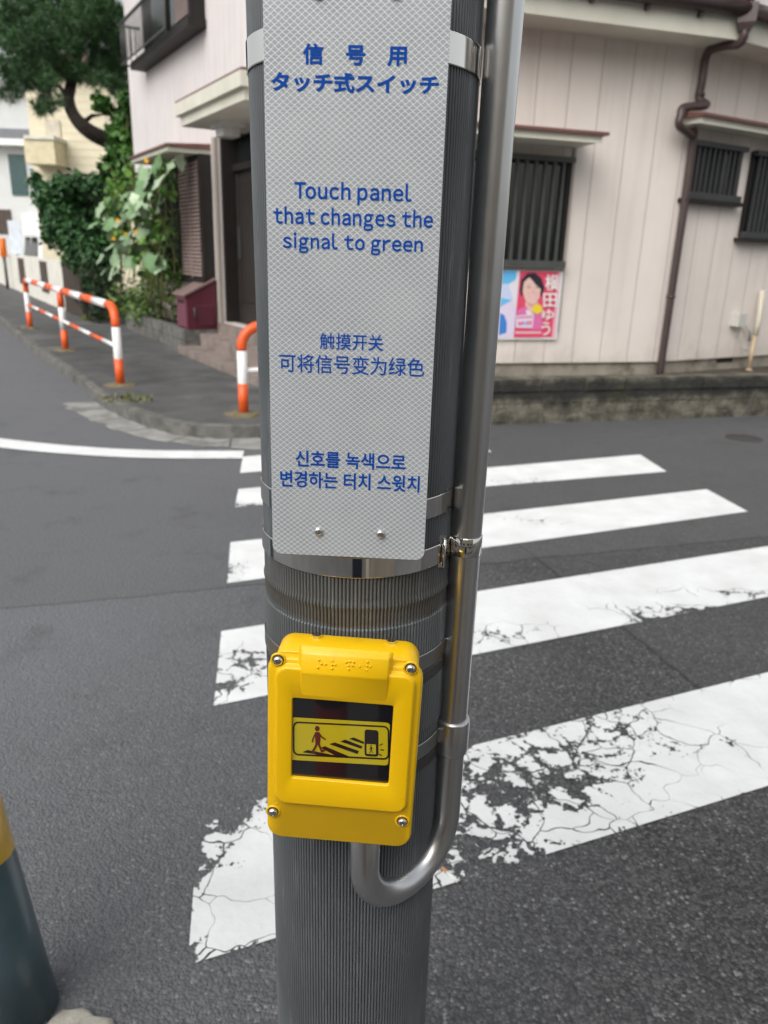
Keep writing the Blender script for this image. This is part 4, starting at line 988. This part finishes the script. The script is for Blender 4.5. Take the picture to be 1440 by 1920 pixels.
# ------------------------------------------------------------------ election poster under the barred window
p0, p1 = FM.hit(942, 506, .03), FM.hit(1054, 506, .03); pb = FM.hit(990, 634, .03)
ps0, ps1, pz0, pz1 = p0[0]-.03, p1[0], pb[1], p0[1]
po = thing('poster_board', 'pink and blue poster of a smiling dark-haired woman on a board below the barred window', 'poster', FM.P((ps0+ps1)/2, pz0, .03))
m = MB(); m.box(FM.P, ps0, ps1+.012, pz0-.012, pz1, .004, .03); m.build('board', M_white, po)
PC = lambda n, c: M('poster_'+n, c, .35, var=.03, coat=.3)
fx0, fx1 = 335, 1235
def pp(x, y, o):                                   # poster coordinates from the enlarged photograph (edges straightened)
    t = (y-195)/(1240-195); xl = 340-85*t; xr = 1250-105*t
    return FM.P(FM.hit(942, 506, .03)[0] + (x-xl)/(xr-xl)*(ps1-p0[0]-.004), pz1-.004 - t*(pz1-pz0-.008), o)
def ppoly(m, pts, k, mi=0):
    v = [pp(x, y, .031+.0012*k) for x, y in pts]; m.add(v, [tuple(t) for t in geometry.tessellate_polygon([v])], mi)
m = MB(); ppoly(m, [(300, 195), (1250, 195), (1145, 1240), (220, 1240)], 0)
ppoly(m, [(340, 195), (560, 195), (540, 330), (430, 400), (325, 400)], 1, 1); ppoly(m, [(325, 400), (430, 400), (500, 640), (300, 760)], 1, 2); ppoly(m, [(310, 610), (480, 650), (330, 730), (300, 760)], 2, 1); ppoly(m, [(295, 850), (360, 880), (400, 1000), (390, 1160), (275, 1200)], 2, 3); ppoly(m, [(300, 760), (500, 660), (560, 870), (500, 1235), (270, 1235), (295, 850)], 1, 4)
ppoly(m, [(605, 195), (1235, 195), (1140, 1235), (500, 1235)], 1, 5); ppoly(m, [(1200, 195), (1235, 195), (1140, 1235), (1090, 1235)], 2, 6)
ppoly(m, [(555, 880), (560, 800), (690, 740), (860, 700), (930, 800), (960, 1235), (760, 1235), (780, 1100), (555, 1080)], 3, 7)
ppoly(m, [(520, 1100), (960, 1110), (930, 1235), (505, 1235)], 4, 5)
ppoly(m, [(600, 500), (620, 330), (720, 230), (830, 220), (930, 300), (980, 450), (930, 590), (880, 520), (860, 420), (720, 400), (660, 560), (620, 580)], 4, 8)
ppoly(m, [(680, 720), (700, 620), (860, 620), (880, 700), (780, 870), (735, 800)], 4, 9)
ppoly(m, [(640, 520), (660, 370), (740, 290), (850, 390), (920, 470), (900, 600), (840, 680), (760, 690), (680, 640)], 5, 9)
ppoly(m, [(690, 280), (760, 250), (870, 300), (940, 450), (930, 480), (830, 390), (770, 300)], 6, 8)
for x in (738, 862):
    ppoly(m, [(x-44, 455), (x-20, 440), (x+18, 438), (x+44, 452), (x+20, 449), (x-20, 451)], 6, 8); ppoly(m, [(x-48, 418), (x, 402), (x+48, 414), (x, 411)], 6, 13)
    ppoly(m, disc(x-8, 530, 42, 16, 30), 6, 12)
ppoly(m, [(725, 572), (800, 590), (872, 566), (845, 606), (800, 618), (752, 608)], 6, 6); ppoly(m, [(742, 580), (800, 592), (858, 575), (800, 603)], 7, 0); ppoly(m, [(792, 470), (802, 470), (826, 536), (800, 546), (778, 538), (800, 534)], 6, 10)
ppoly(m, [(700, 660), (770, 700), (840, 690), (880, 640), (870, 720), (800, 760), (730, 740)], 5, 10); ppoly(m, [(690, 790), (735, 805), (780, 870), (700, 870)], 4, 0)
for k in range(9): ppoly(m, [(535+k*44, 1140), (566+k*44, 1142), (562+k*44, 1172), (531+k*44, 1170)], 5, 0)
for k in range(7): ppoly(m, [(560+k*34, 905-k*3), (582+k*34, 903-k*3), (580+k*34, 935-k*3), (558+k*34, 937-k*3)], 6, 5)
for k in range(5): ppoly(m, [(575+k*42, 985-k*3), (606+k*42, 982-k*3), (602+k*42, 1040-k*3), (571+k*42, 1043-k*3)], 6, 5 if k != 2 else 1)
ppoly(m, [(540, 890), (810, 860), (790, 1080), (530, 1080)], 5, 4); ppoly(m, disc(862, 780, 78, 24), 7, 11)
m.build('print', [PC('white', (.75, .72, .78)), PC('sky', (.13, .48, .82)), PC('pale', (.55, .62, .82)), PC('blue', (.05, .22, .62)), PC('lilac', (.72, .62, .78)), PC('red', (.72, .07, .14)), PC('rose', (.8, .42, .5)), PC('jacket', (.68, .16, .38)), PC('hair', (.02, .018, .03)), PC('skin', (.78, .52, .46)), PC('shade', (.62, .36, .32)), PC('badge', (.82, .6, .05)), PC('blush', (.80, .47, .42)), PC('brow', (.16, .1, .09))], po)
m = MB()
for ch, x0, x1, y0, y1 in (('横', 985, 1205, 240, 490), ('田', 955, 1170, 530, 750), ('ゆ', 935, 1120, 780, 960), ('う', 925, 1060, 985, 1200)):
    vs, fs = text_poly(ch, .012); a = np.array(vs); mn = a.min(0); mx = a.max(0)
    m.add([pp(x0+(x-mn[0])/(mx[0]-mn[0])*(x1-x0), y1-(y-mn[1])/(mx[1]-mn[1])*(y1-y0), .042) for x, y in vs], fs)
m.build('lettering', M_white, po)

# ------------------------------------------------------------------ plants
def leaf_cloud(centres, n, size, mb, flat=.5, droop=0, shape='oval'):
    """many small leaves round the given (centre, radius) clumps"""
    wsum = np.array([c[1]**2 for c in centres]); wsum /= wsum.sum()
    for i in range(n):
        k = RNG.choice(len(centres), p=wsum); c, r = centres[k]
        d = RNG.normal(size=3); d /= np.linalg.norm(d); rad = r*(RNG.random()**.45)
        p = Vector(c) + Vector(d)*rad
        nrm = (Vector(d)*.6 + Vector(RNG.normal(size=3))*.6 + Vector((0, 0, flat))).normalized()
        t = nrm.cross(Vector(RNG.normal(size=3))).normalized(); t = (t - Vector((0, 0, droop))).normalized(); b = nrm.cross(t).normalized(); s = size*RNG.uniform(.6, 1.3)
        bend = nrm*(-.18*s)
        if shape == 'oval': mb.add([p, p+t*s*.4+b*s*.3, p+t*s+bend, p+t*s*.4-b*s*.3], [(0, 1, 2, 3)])
        else: mb.add([p, p+t*s*.1+b*s*.42+bend*.5, p+t*s*.55+b*s*.5+bend, p+t*s*.8+b*s*.2, p+t*s*1.0+bend, p+t*s*.8-b*s*.2, p+t*s*.55-b*s*.5+bend, p+t*s*.1-b*s*.42+bend*.5], [(0, 1, 2, 3, 4), (0, 4, 5, 6, 7)])
# pine
YP = 17.5
pine = thing('pine_tree', 'large dark pine with a bent bare trunk behind the pink house corner', 'tree', Yat(255, 560, YP).xy.to_3d())
tr_px = [(300, 520, .20), (262, 400, .19), (238, 310, .18), (214, 272, .17), (170, 248, .15), (142, 222, .125), (129, 190, .115), (133, 160, .11), (142, 120, .10), (150, 70, .09), (140, 0, .07), (130, -60, .05)]
tp_ = smooth_path([Yat(x, y, YP+.6*math.sin(i)) for i, (x, y, r) in enumerate(tr_px)], 6); rad = np.interp(np.linspace(0, len(tr_px)-1, len(tp_)), range(len(tr_px)), [r for *_, r in tr_px])
m = MB(); m.tube(tp_, list(rad), 12)
for pa, pb_ in (((142, 150), (60, 120)), ((140, 140), (215, 110)), ((138, 155), (100, 140)), ((150, 80), (230, 40)), ((146, 90), (40, 40)), ((150, 235), (195, 215)), ((100, 140), (90, 200)), ((130, 190), (95, 150))):
    a, b = Yat(*pa, YP), Yat(*pb_, YP+RNG.uniform(-1.2, 1.2)); m.tube([a, a.lerp(b, .5)+Vector((0, 0, .08)), b], [.06, .04, .015], 8)
m.build('trunk', M_bark, pine)
cl_ = []
for (x, y, r) in ((20, 40, .7), (60, 20, .75), (110, 20, .8), (160, 30, .75), (210, 30, .7), (30, 90, .65), (80, 80, .75), (130, 80, .7), (180, 85, .7), (225, 80, .6), (15, 140, .5), (60, 130, .6), (110, 125, .5), (185, 130, .5), (220, 130, .55), (25, 165, .35), (55, 160, .3), (95, 165, .32), (85, 200, .28), (80, 150, .35), (100, 185, .25), (205, 150, .35), (-40, 60, .8), (-40, 130, .6), (60, -50, .9), (160, -50, .9), (225, 170, .35), (90, 210, .22), (70, 203, .2), (155, 140, .3)):
    for k in range(3): cl_.append((Yat(x+RNG.normal()*8, y+RNG.normal()*8, YP+RNG.uniform(-1.3, 1.3)), r*.52))
m = MB(); wts = np.array([c[1]**2 for c in cl_]); wts /= wts.sum()
V = []; F = []
for i in range(4600):                              # tufts of needles
    c, r = cl_[RNG.choice(len(cl_), p=wts)]
    d = RNG.normal(size=3); d /= np.linalg.norm(d); p = np.array(c) + d*r*RNG.random()**.4
    up = d*.5 + np.array([0, 0, .5])
    for k in range(18):
        t = up + RNG.normal(size=3)*.7; t /= np.linalg.norm(t); L_ = RNG.uniform(.11, .2); s_ = np.cross(t, RNG.normal(size=3)); s_ /= np.linalg.norm(s_); s_ *= .0075
        q = p + t*.0; o = len(V); V += [q-s_, q+s_, q+t*L_]; F.append((o, o+1, o+2))
m.add(V, F); m.build('crown', M_pine, pine)
# bush
YB = 15.5
bush = thing('round_bush', 'dark green leafy bush in front of the cream house, left of the climbing squash', 'bush', Yat(150, 560, YB).xy.to_3d())
cl_ = []
for (x, y, r) in ((90, 370, .38), (120, 350, .3), (150, 350, .34), (185, 345, .3), (75, 340, .12), (60, 335, .1), (110, 410, .5), (160, 400, .55), (200, 400, .5), (130, 450, .45), (180, 460, .55), (150, 480, .4), (205, 440, .5), (100, 440, .28), (190, 510, .5), (170, 540, .35)):
    for k in range(2): cl_.append((Yat(x+RNG.normal()*5, y+RNG.normal()*5, YB+RNG.uniform(-.6, .6)), r*.75))
m = MB(); leaf_cloud(cl_, 15000, .11, m); m.build('foliage', M_bush, bush)
a = Yat(160, 560, YB)
for q in ((110, 400), (160, 380), (200, 400), (140, 440)): m = MB(); m.tube([Vector((a.x, a.y, SW)), Vector((a.x, a.y, .6)), Yat(*q, YB)], [.05, .04, .012], 8); m.build('stem', M_bark, bush)
# clipped hedge, dark
m = MB(); cl_ = []
for (x, y, r) in ((165, 510, .3), (165, 560, .32), (180, 590, .25), (195, 530, .4), (205, 570, .35), (170, 480, .2), (215, 560, .3), (190, 560, .3)): cl_.append((Yat(x, y, 14.6+RNG.uniform(-.2, .3)), r*.75))
leaf_cloud(cl_, 4200, .05, m); m.build('dark_hedge', leaf_mat('hedge_leaves', (.008, .022, .008), (.03, .05, .018)), label='dark narrow hedge between the brown fence and the planter', category='hedge')
# climber at the house corner
m = MB(); cl_ = []
for (x, y, r) in ((232, 225, .3), (228, 260, .3), (240, 300, .35), (222, 300, .3), (215, 330, .3), (235, 340, .35), (240, 190, .25), (210, 250, .15), (245, 270, .3), (205, 310, .2), (190, 190, .2), (200, 200, .15)): cl_.append((Yat(x, y, 15.0+RNG.uniform(-.2, .3)), r*.75))
leaf_cloud(cl_, 2300, .12, m, droop=.4, shape='heart')
st_ = [Yat(x, y, 15.1) for x, y in ((225, 590), (228, 450), (235, 330), (240, 200))]
cv = thing('corner_climber', 'bright green climbing vine covering the left corner of the pink house', 'climbing plant', Vector((st_[0].x, st_[0].y, SW)))
m.build('foliage', M_bush if False else leaf_mat('vine_corner_leaves', (.02, .075, .015), (.08, .18, .03)), cv); m = MB(); m.tube(smooth_path(st_), .02, 8); m.build('stem', M_stem, cv)
# squash vine on a net before the shuttered window
sv = thing('squash_vine', 'squash vine with large pale leaves and yellow flowers hanging before the shuttered window', 'climbing plant', FL.P(2.2, .34, .3))
def vp(px, py, out=.45): s, z = FL.hit(px, py, out); return FL.P(s, z, out+RNG.uniform(-.15, .2))
m = MB()
big = [(215, 370), (230, 385), (250, 360), (265, 350), (280, 375), (205, 410), (220, 420), (270, 400), (285, 400), (200, 425), (260, 420), (240, 440), (225, 460), (215, 470), (235, 480), (225, 500), (215, 515), (255, 455), (265, 450), (248, 495), (240, 340), (222, 350), (305, 490), (298, 505), (310, 300), (295, 330), (305, 345), (280, 340), (250, 385), (235, 405), (300, 310), (270, 380), (245, 470), (212, 445), (255, 475), (290, 365), (195, 405), (208, 390), (262, 470)]
for (x, y) in (big*2)[:78]:
    p = vp(x+RNG.normal()*7, y+RNG.normal()*7, .62); s = RNG.uniform(.15, .33)
    nrm = (FL.n*1.0 + Vector(RNG.normal(size=3))*.45 + Vector((0, 0, .55))).normalized(); t = (Vector((0, 0, -1)) + Vector(RNG.normal(size=3))*.5); t = (t-nrm*t.dot(nrm)).normalized(); b = nrm.cross(t)
    ring_ = []
    for k in range(14):
        a = 2*math.pi*k/14; rr = s*.5*(1-.32*math.cos(a)**4*(1 if math.cos(a) < 0 else 0))*(1+.16*math.cos(5*a))
        ring_.append(p + t*rr*math.cos(a) + b*rr*math.sin(a) - nrm*.16*rr*(1+RNG.normal()*.6))
    m.add([p] + ring_, [(0, 1+k, 1+(k+1) % 14) for k in range(14)], 0, True)
m.build('big_leaves', M_vine, sv)
m = MB(); cl_ = [(vp(x, y), r) for (x, y, r) in ((290, 330, .25), (300, 360, .2), (280, 430, .3), (300, 440, .25), (290, 470, .25), (310, 420, .2), (270, 330, .2), (315, 310, .15), (300, 500, .2), (270, 480, .3), (285, 400, .25), (250, 350, .25), (318, 350, .15), (260, 500, .2), (225, 440, .25), (220, 400, .25), (240, 370, .25))]
leaf_cloud(cl_, 420, .10, m, droop=.5, shape='heart'); m.build('small_leaves', M_vine2, sv)
m = MB()
for k in range(26):
    x = RNG.uniform(225, 320); pts_ = [vp(x+RNG.normal()*4, y, .4) for y in (300+RNG.uniform(0, 40), 400, 480, 570)]; m.tube(smooth_path(pts_, 4), .006, 5)
for k in range(14):
    y = 320+k*16; m.tube([vp(235, y, .4), vp(285, y-4, .4), vp(322, y-8, .4)], .004, 5)
m.build('stems', M_stem, sv)
for (x, y) in ((248, 440), (255, 434), (291, 302), (214, 447), (247, 414)):
    m = MB(); p = vp(x, y, .7); 
    for k in range(5):
        a = 2*math.pi*k/5; d = Vector((math.cos(a), 0, math.sin(a)))*.034; e = Vector((-math.sin(a), 0, math.cos(a)))*.02; m.add([p, p+d*.6+e+FL.n*.03, p+d+FL.n*.02, p+d*.6-e+FL.n*.03], [(0, 1, 2, 3)])
    m.build('flower', M_flower, sv)
# low plants in the planter
pr = thing('planter_shrub', 'low leafy green plants spilling over the concrete planter under the squash', 'plant', FL.P(1.6, .34, .2))
m = MB(); cl_ = [(vp(x, y, .3), r) for (x, y, r) in ((245, 560, .3), (270, 550, .3), (295, 560, .28), (320, 575, .18), (260, 580, .25), (285, 585, .25), (305, 545, .22), (235, 575, .28), (330, 590, .12), (290, 530, .25), (325, 520, .12))]
leaf_cloud(cl_, 1900, .085, m); m.build('foliage', leaf_mat('planter_leaves', (.03, .085, .02), (.14, .2, .05)), pr)
for k in range(12):
    m = MB(); p = FL.P(RNG.uniform(.6, 3.2), .34, RNG.uniform(.08, .34)); m.tube([p, p+Vector((RNG.normal()*.06, RNG.normal()*.06, .4))], [.01, .005], 6); m.build('stem', M_stem, pr)

# ------------------------------------------------------------------ further down the side street
wb = G(124, 583, SW); vd = ray(-186, 460); rd = Vector((vd.x, vd.y, 0)).normalized(); nw = Vector((-rd.y, rd.x, 0)); nw = nw if nw.dot(Vector((-1, -1, 0))) > 0 else -nw
WP = Plane((wb.x, wb.y), rd, nw)
wt = WP.hit(118, 490)[1]; far_s = WP.hit(-20, 500)[0]; print('far wall', far_s, wt)
M_wallw = M('white_garden_wall', (.62, .60, .54), .8, var=.1, vscale=3, dirt=((.4, .37, .3), 2, .6))
M_panelb = M('brown_panel', (.06, .04, .03), .6, var=.2)
m = MB(); gw_ = thing('garden_wall', 'low white garden wall with narrow brown panels along the side street', 'wall', Vector((wb.x, wb.y, SW)))
m.box(WP.P, 0, far_s+6, SW-.02, wt, -.15, 0); m.build('wall', M_wallw, gw_)
for xa, xb in ((76, 89), (36, 47)):
    sa, sb = WP.hit(xb, 510)[0], WP.hit(xa, 505)[0]; m = MB(); m.box(WP.P, sa, sb, SW+.25, wt-.06, .0, .02); m.build('panel', M_panelb, gw_)
m = MB(); fs1 = WP.hit(152, 540)[0]; m.box(WP.P, fs1, -.03, SW-.02, wt-.03, -.05, .0)
k = fs1+.03
while k < -.06: m.box(WP.P, k, k+.09, SW, wt, .0, .015); k += .12
m.build('board_fence', M('dark_brown_boards', (.055, .04, .03), .7, var=.25, vscale=8), label='short dark brown board fence between the white wall and the hedge', category='fence')
# houses behind
YW, YC = 34.0, 27.0
def simple_block(name, label, x0, x1, y0, yb, Y, depth, mat, parent=None):
    a, b = Yat(x0, 460, Y), Yat(x1, 460, Y); zt_ = Yat((x0+x1)/2, y0, Y).z
    t = thing(name, label, 'house', Vector(((a.x+b.x)/2, Y+depth/2, 0)))
    m = MB(); m.box(lambda s, z, o: Vector((s, Y-o, z)), a.x, b.x, 0, zt_, -depth, 0); m.build('wall', mat, t); return t, Plane((0, Y), (1, 0), (0, -1)), zt_
hw, PW, ztw = simple_block('white_house', 'white rendered house with a slate band and tall green window, far left', -140, 96, 165, 430, YW, 8, M('white_render', (.58, .59, .585), .7, var=.05, vscale=2))
def wbx(t, P, name, x0, x1, y0, y1, o0, o1, mat):
    a = P.hit(x0, y1); b = P.hit(x1, y0); m = MB(); m.box(P.P, a[0], b[0], a[1], b[1], o0, o1); return m.build(name, mat, t)
wbx(hw, PW, 'slate_band', -140, 76, 246, 264, .001, .5, M('slate_sheet', (.16, .17, .19), .5))
wbx(hw, PW, 'band_trim', -140, 77, 265, 270, .001, .55, M_white)
wbx(hw, PW, 'window', 24, 46, 290, 366, .001, .05, M('green_glass', (.035, .08, .08), .15)); wbx(hw, PW, 'garage_opening', -80, 20, 393, 436, .001, .04, M_panelb); wbx(hw, PW, 'garage_door', 46, 78, 402, 440, .001, .06, M_white)
m = MB(); a = PW.hit(-140, 165); b = PW.hit(96, 165); m.box(PW.P, a[0]-.3, b[0]+.3, a[1], a[1]+.3, -8.3, .4); m.build('roof', M('grey_roof', (.2, .2, .21), .6), hw)
M_creamw = M('cream_siding', (.66, .60, .44), .7, var=.05, vscale=2)
hc, PC_, ztc = simple_block('cream_house', 'cream sided house with a small boxed balcony seen behind the pine trunk', 78, 330, 130, 400, YC, 7, M_creamw)
for i in range(18):
    y = 140+i*14
m = MB(); za = .5
while za < ztc: m.box(PC_.P, PC_.hit(78, 300)[0]+.02, PC_.hit(330, 300)[0], za, za+.015, 0, .012); za += .23
m.build('siding_lap', M_creamw, hc)
bb = wbx(hc, PC_, 'balcony', 72, 122, 268, 312, -.3, .9, M('cream_balcony', (.62, .55, .36), .7)); wbx(hc, PC_, 'balcony_rim', 70, 124, 263, 268, -.3, .96, M_cream); wbx(hc, PC_, 'window', 88, 112, 225, 262, .001, .05, M('pale_curtain', (.5, .45, .36), .5)); wbx(hc, PC_, 'window', 198, 215, 180, 240, .001, .05, M('pale_curtain', (.5, .45, .36), .5))
m = MB(); m.box(PC_.P, PC_.hit(60, 130)[0], PC_.hit(345, 130)[0], ztc, ztc+.3, -7.4, .5); m.build('roof', M('brown_roof', (.16, .1, .08), .6), hc)
# two parked cars behind the garden wall, only their upper halves show
M_carw = M('white_car_paint', (.72, .73, .74), .25, var=.03, coat=.6)
M_tyre = M('tyre_rubber', (.02, .02, .02), .8)
def car(label, c, ang, van=False):
    t = thing('parked_car', label, 'car', c, 'white cars parked behind the garden wall'); R_m = Matrix.Rotation(ang, 3, 'Z')
    Pc = lambda x, y, z: Vector(c) + R_m @ Vector((x, y, z))
    if van: side_p = [(-1.7, .25), (-1.72, 1.0), (-1.62, 1.8), (-1.3, 1.86), (.7, 1.86), (1.15, 1.2), (1.65, .95), (1.7, .3)]
    else: side_p = [(-1.9, .3), (-1.92, .8), (-1.75, 1.0), (-1.45, 1.42), (-.7, 1.5), (.3, 1.47), (.95, 1.0), (1.75, .85), (1.9, .6), (1.9, .3)]
    m = MB(); lo = []
    for y, k in ((-.84, .0), (-.80, 1), (0, 1.02), (.80, 1), (.84, .0)):
        lo.append([Pc(x*(.985 if k == 0 else 1), y*(1-.16*max(0, z-.95)), z if k else .3+(z-.3)*.97) for x, z in side_p])
    m.loft(lo, True, True); m.build('body', M_carw, t)
    top = max(z for _, z in side_p)
    for y in (-1, 1):
        m = MB(); yy = lambda z: y*(.848-.16*.84*max(0, z-.95))
        for a, b in ((-1.35, -.45), (-.38, .45)):
            z0, z1 = 1.02, top-.14; m.quad(*[Pc(x, yy(z)+y*.004, z) for x, z in ((a, z0), (b+.12, z0), (b-.02, z1), (a+.12, z1))])
        m.build('side_window', M_glass, t)
    for sx, z0, z1, x0, x1 in ((1, 1.04, top-.1, side_p[-3 if van else 6][0], side_p[4 if van else 5][0]), (-1, 1.05, top-.12, side_p[2][0], side_p[3][0])):
        m = MB(); m.quad(Pc(x0+sx*.03, -.66, z0), Pc(x0+sx*.03, .66, z0), Pc(x1+sx*.05, .6, z1), Pc(x1+sx*.05, -.6, z1)); m.build('windscreen' if sx > 0 else 'rear_window', M_glass, t)
    for x in (-1.15, 1.15):
        for y in (-.8, .8):
            m = MB(); m.tube([Pc(x, y-.09, .3), Pc(x, y+.09, .3)], .3, 20); m.build('wheel', M_tyre, t)
    for y in (-.6, .6):
        m = MB(); m.tube([Pc(side_p[-1][0]+.01, y, .72), Pc(side_p[-1][0]-.2, y, .74)], .09, 12); m.build('headlight', M_white, t)
def ck(px, back): q = WP.hit(px, 470, -back); return WP.P(q[0], 0, -back)
ra_ = math.atan2(rd.y, rd.x)
car('white car with dark windows partly hidden behind the bush', ck(92, 2.3), ra_+math.radians(8), True)
car('white van parked at the far left beyond the garden wall', ck(32, 2.3), ra_+math.radians(12), True)
# street notice board and orange lamp
YN = WP.P(WP.hit(29, 500)[0], 0, .3).y
nb_ = thing('notice_board', 'small pale notice board on a stake standing by the garden wall', 'sign', Vector((*(Yat(30, 470, YN).xy), 0)))
NP = Plane((0, YN), (1, 0), (0, -1)); a = NP.hit(21, 476); b = NP.hit(36, 414); m = MB(); m.box(NP.P, a[0], b[0], a[1], b[1], -.02, 0); m.build('board', M('pale_blue_board', (.62, .67, .72), .5), nb_)
m = MB(); sx_ = (a[0]+b[0])/2; m.box(NP.P, sx_-.03, sx_+.03, 0, b[1]-.05, -.06, -.022); m.build('stake', M_bars, nb_)
on = Yat(5, 460, 25); m = MB(); m.tube([Vector((on.x, on.y, 0)), Vector((on.x, on.y, 1.05))], .05, 10, mi=1); m.tube([Vector((on.x, on.y, z)) for z in (1.05, 1.06, 1.6, 1.61)], [.08, .10, .10, .08], 14)
m.build('orange_marker', [M('orange_plastic', (.75, .16, .01), .5), M_bars], label='orange marker post at the far left edge beyond the garden wall', category='marker post')

# ------------------------------------------------------------------ unseen things added behind the viewer for the steel and the glass to mirror
rp = Vector((-.235, -.42, 0)); rpost = thing('reflection_post', 'red rubber post with black cap added unseen behind the viewer for a red reflection in the touch glass', 'post', rp)  # added only to give the touch glass a red reflection
m = MB(); m.tube([rp+Vector((0, 0, z)) for z in (0, .15, .32, .33)], [.042, .042, .042, .042], 24); m.build('tube', M('dull_red_rubber', (.8, .06, .05), .5), rpost)
m = MB(); m.tube([rp+Vector((0, 0, z)) for z in (.33, .335, .44, .45)], [.042, .046, .046, .03], 24); m.build('cap', M_tyre, rpost)
bn = thing('viewer_standin', 'dark blue bin shape added unseen as the dark reflection of the viewer in the strap', 'bin', (.0, -.42, 0))  # added bin shape, stands in for the viewer's body mirrored in the strap
BN = Plane((.03, -.3), (1, 0), (0, 1)); m = MB(); m.loft([[Vector((.0+x*w_, -.42+y*w_, z)) for x, y in rrect(0, 0, 1, 1, .25)] for w_, z in ((.17, 0), (.2, .04), (.23, .82), (.22, .83))], True, True); m.build('body', M('dark_blue_plastic', (.01, .014, .03), .5), bn)
m = MB(); m.loft([[Vector((.0+x*w_, -.42+y*w_, z)) for x, y in rrect(0, 0, 1, 1, .25)] for w_, z in ((.24, .831), (.25, .84), (.25, .87), (.2, .9))], True, True); m.build('lid', M_tyre, bn)
pb_ = thing('reflection_planter', 'beige planter box added unseen behind the viewer as a beige reflection in the strap', 'planter', (.75, -.7, 0))  # added out of view to put a beige area into the strap's reflection
m = MB(); m.loft([[Vector((.75+x*w_, -.7+y*.5, z)) for x, y in rrect(0, 0, 1, 1, .06)] for w_, z in ((.8, 0), (.85, .02), (.9, .75), (.86, .76), (.78, .76), (.78, .70))], True, True, smooth=False); m.build('box', M('beige_stone', (.5, .44, .36), .8, var=.1), pb_)
m = MB(); leaf_cloud([((.55, -.7, .78), .14), ((.8, -.7, .8), .15), ((1.0, -.7, .78), .13)], 700, .08, m); m.build('foliage', M_bush, pb_)
bh = thing('opposite_house', 'beige house across the road added unseen behind the viewer for reflections in the polished straps', 'house', (0, -7, 0))  # house out of view, added for the steel to mirror
BP = Plane((0, -6), (1, 0), (0, 1)); m = MB(); m.box(BP.P, -9, 7, 0, 5.5, -6, 0); m.build('wall', M('beige_render', (.5, .44, .35), .8), bh)
for x in (-6, -3, .6, 3.4): window(BP.P, x, x+1.5, .9, 2.2, bh, out=.06)
m = MB(); m.box(BP.P, -9.4, 7.4, 5.5, 5.8, -6.4, .5); m.build('roof', M('brown_roof', (.16, .1, .08), .6), bh)
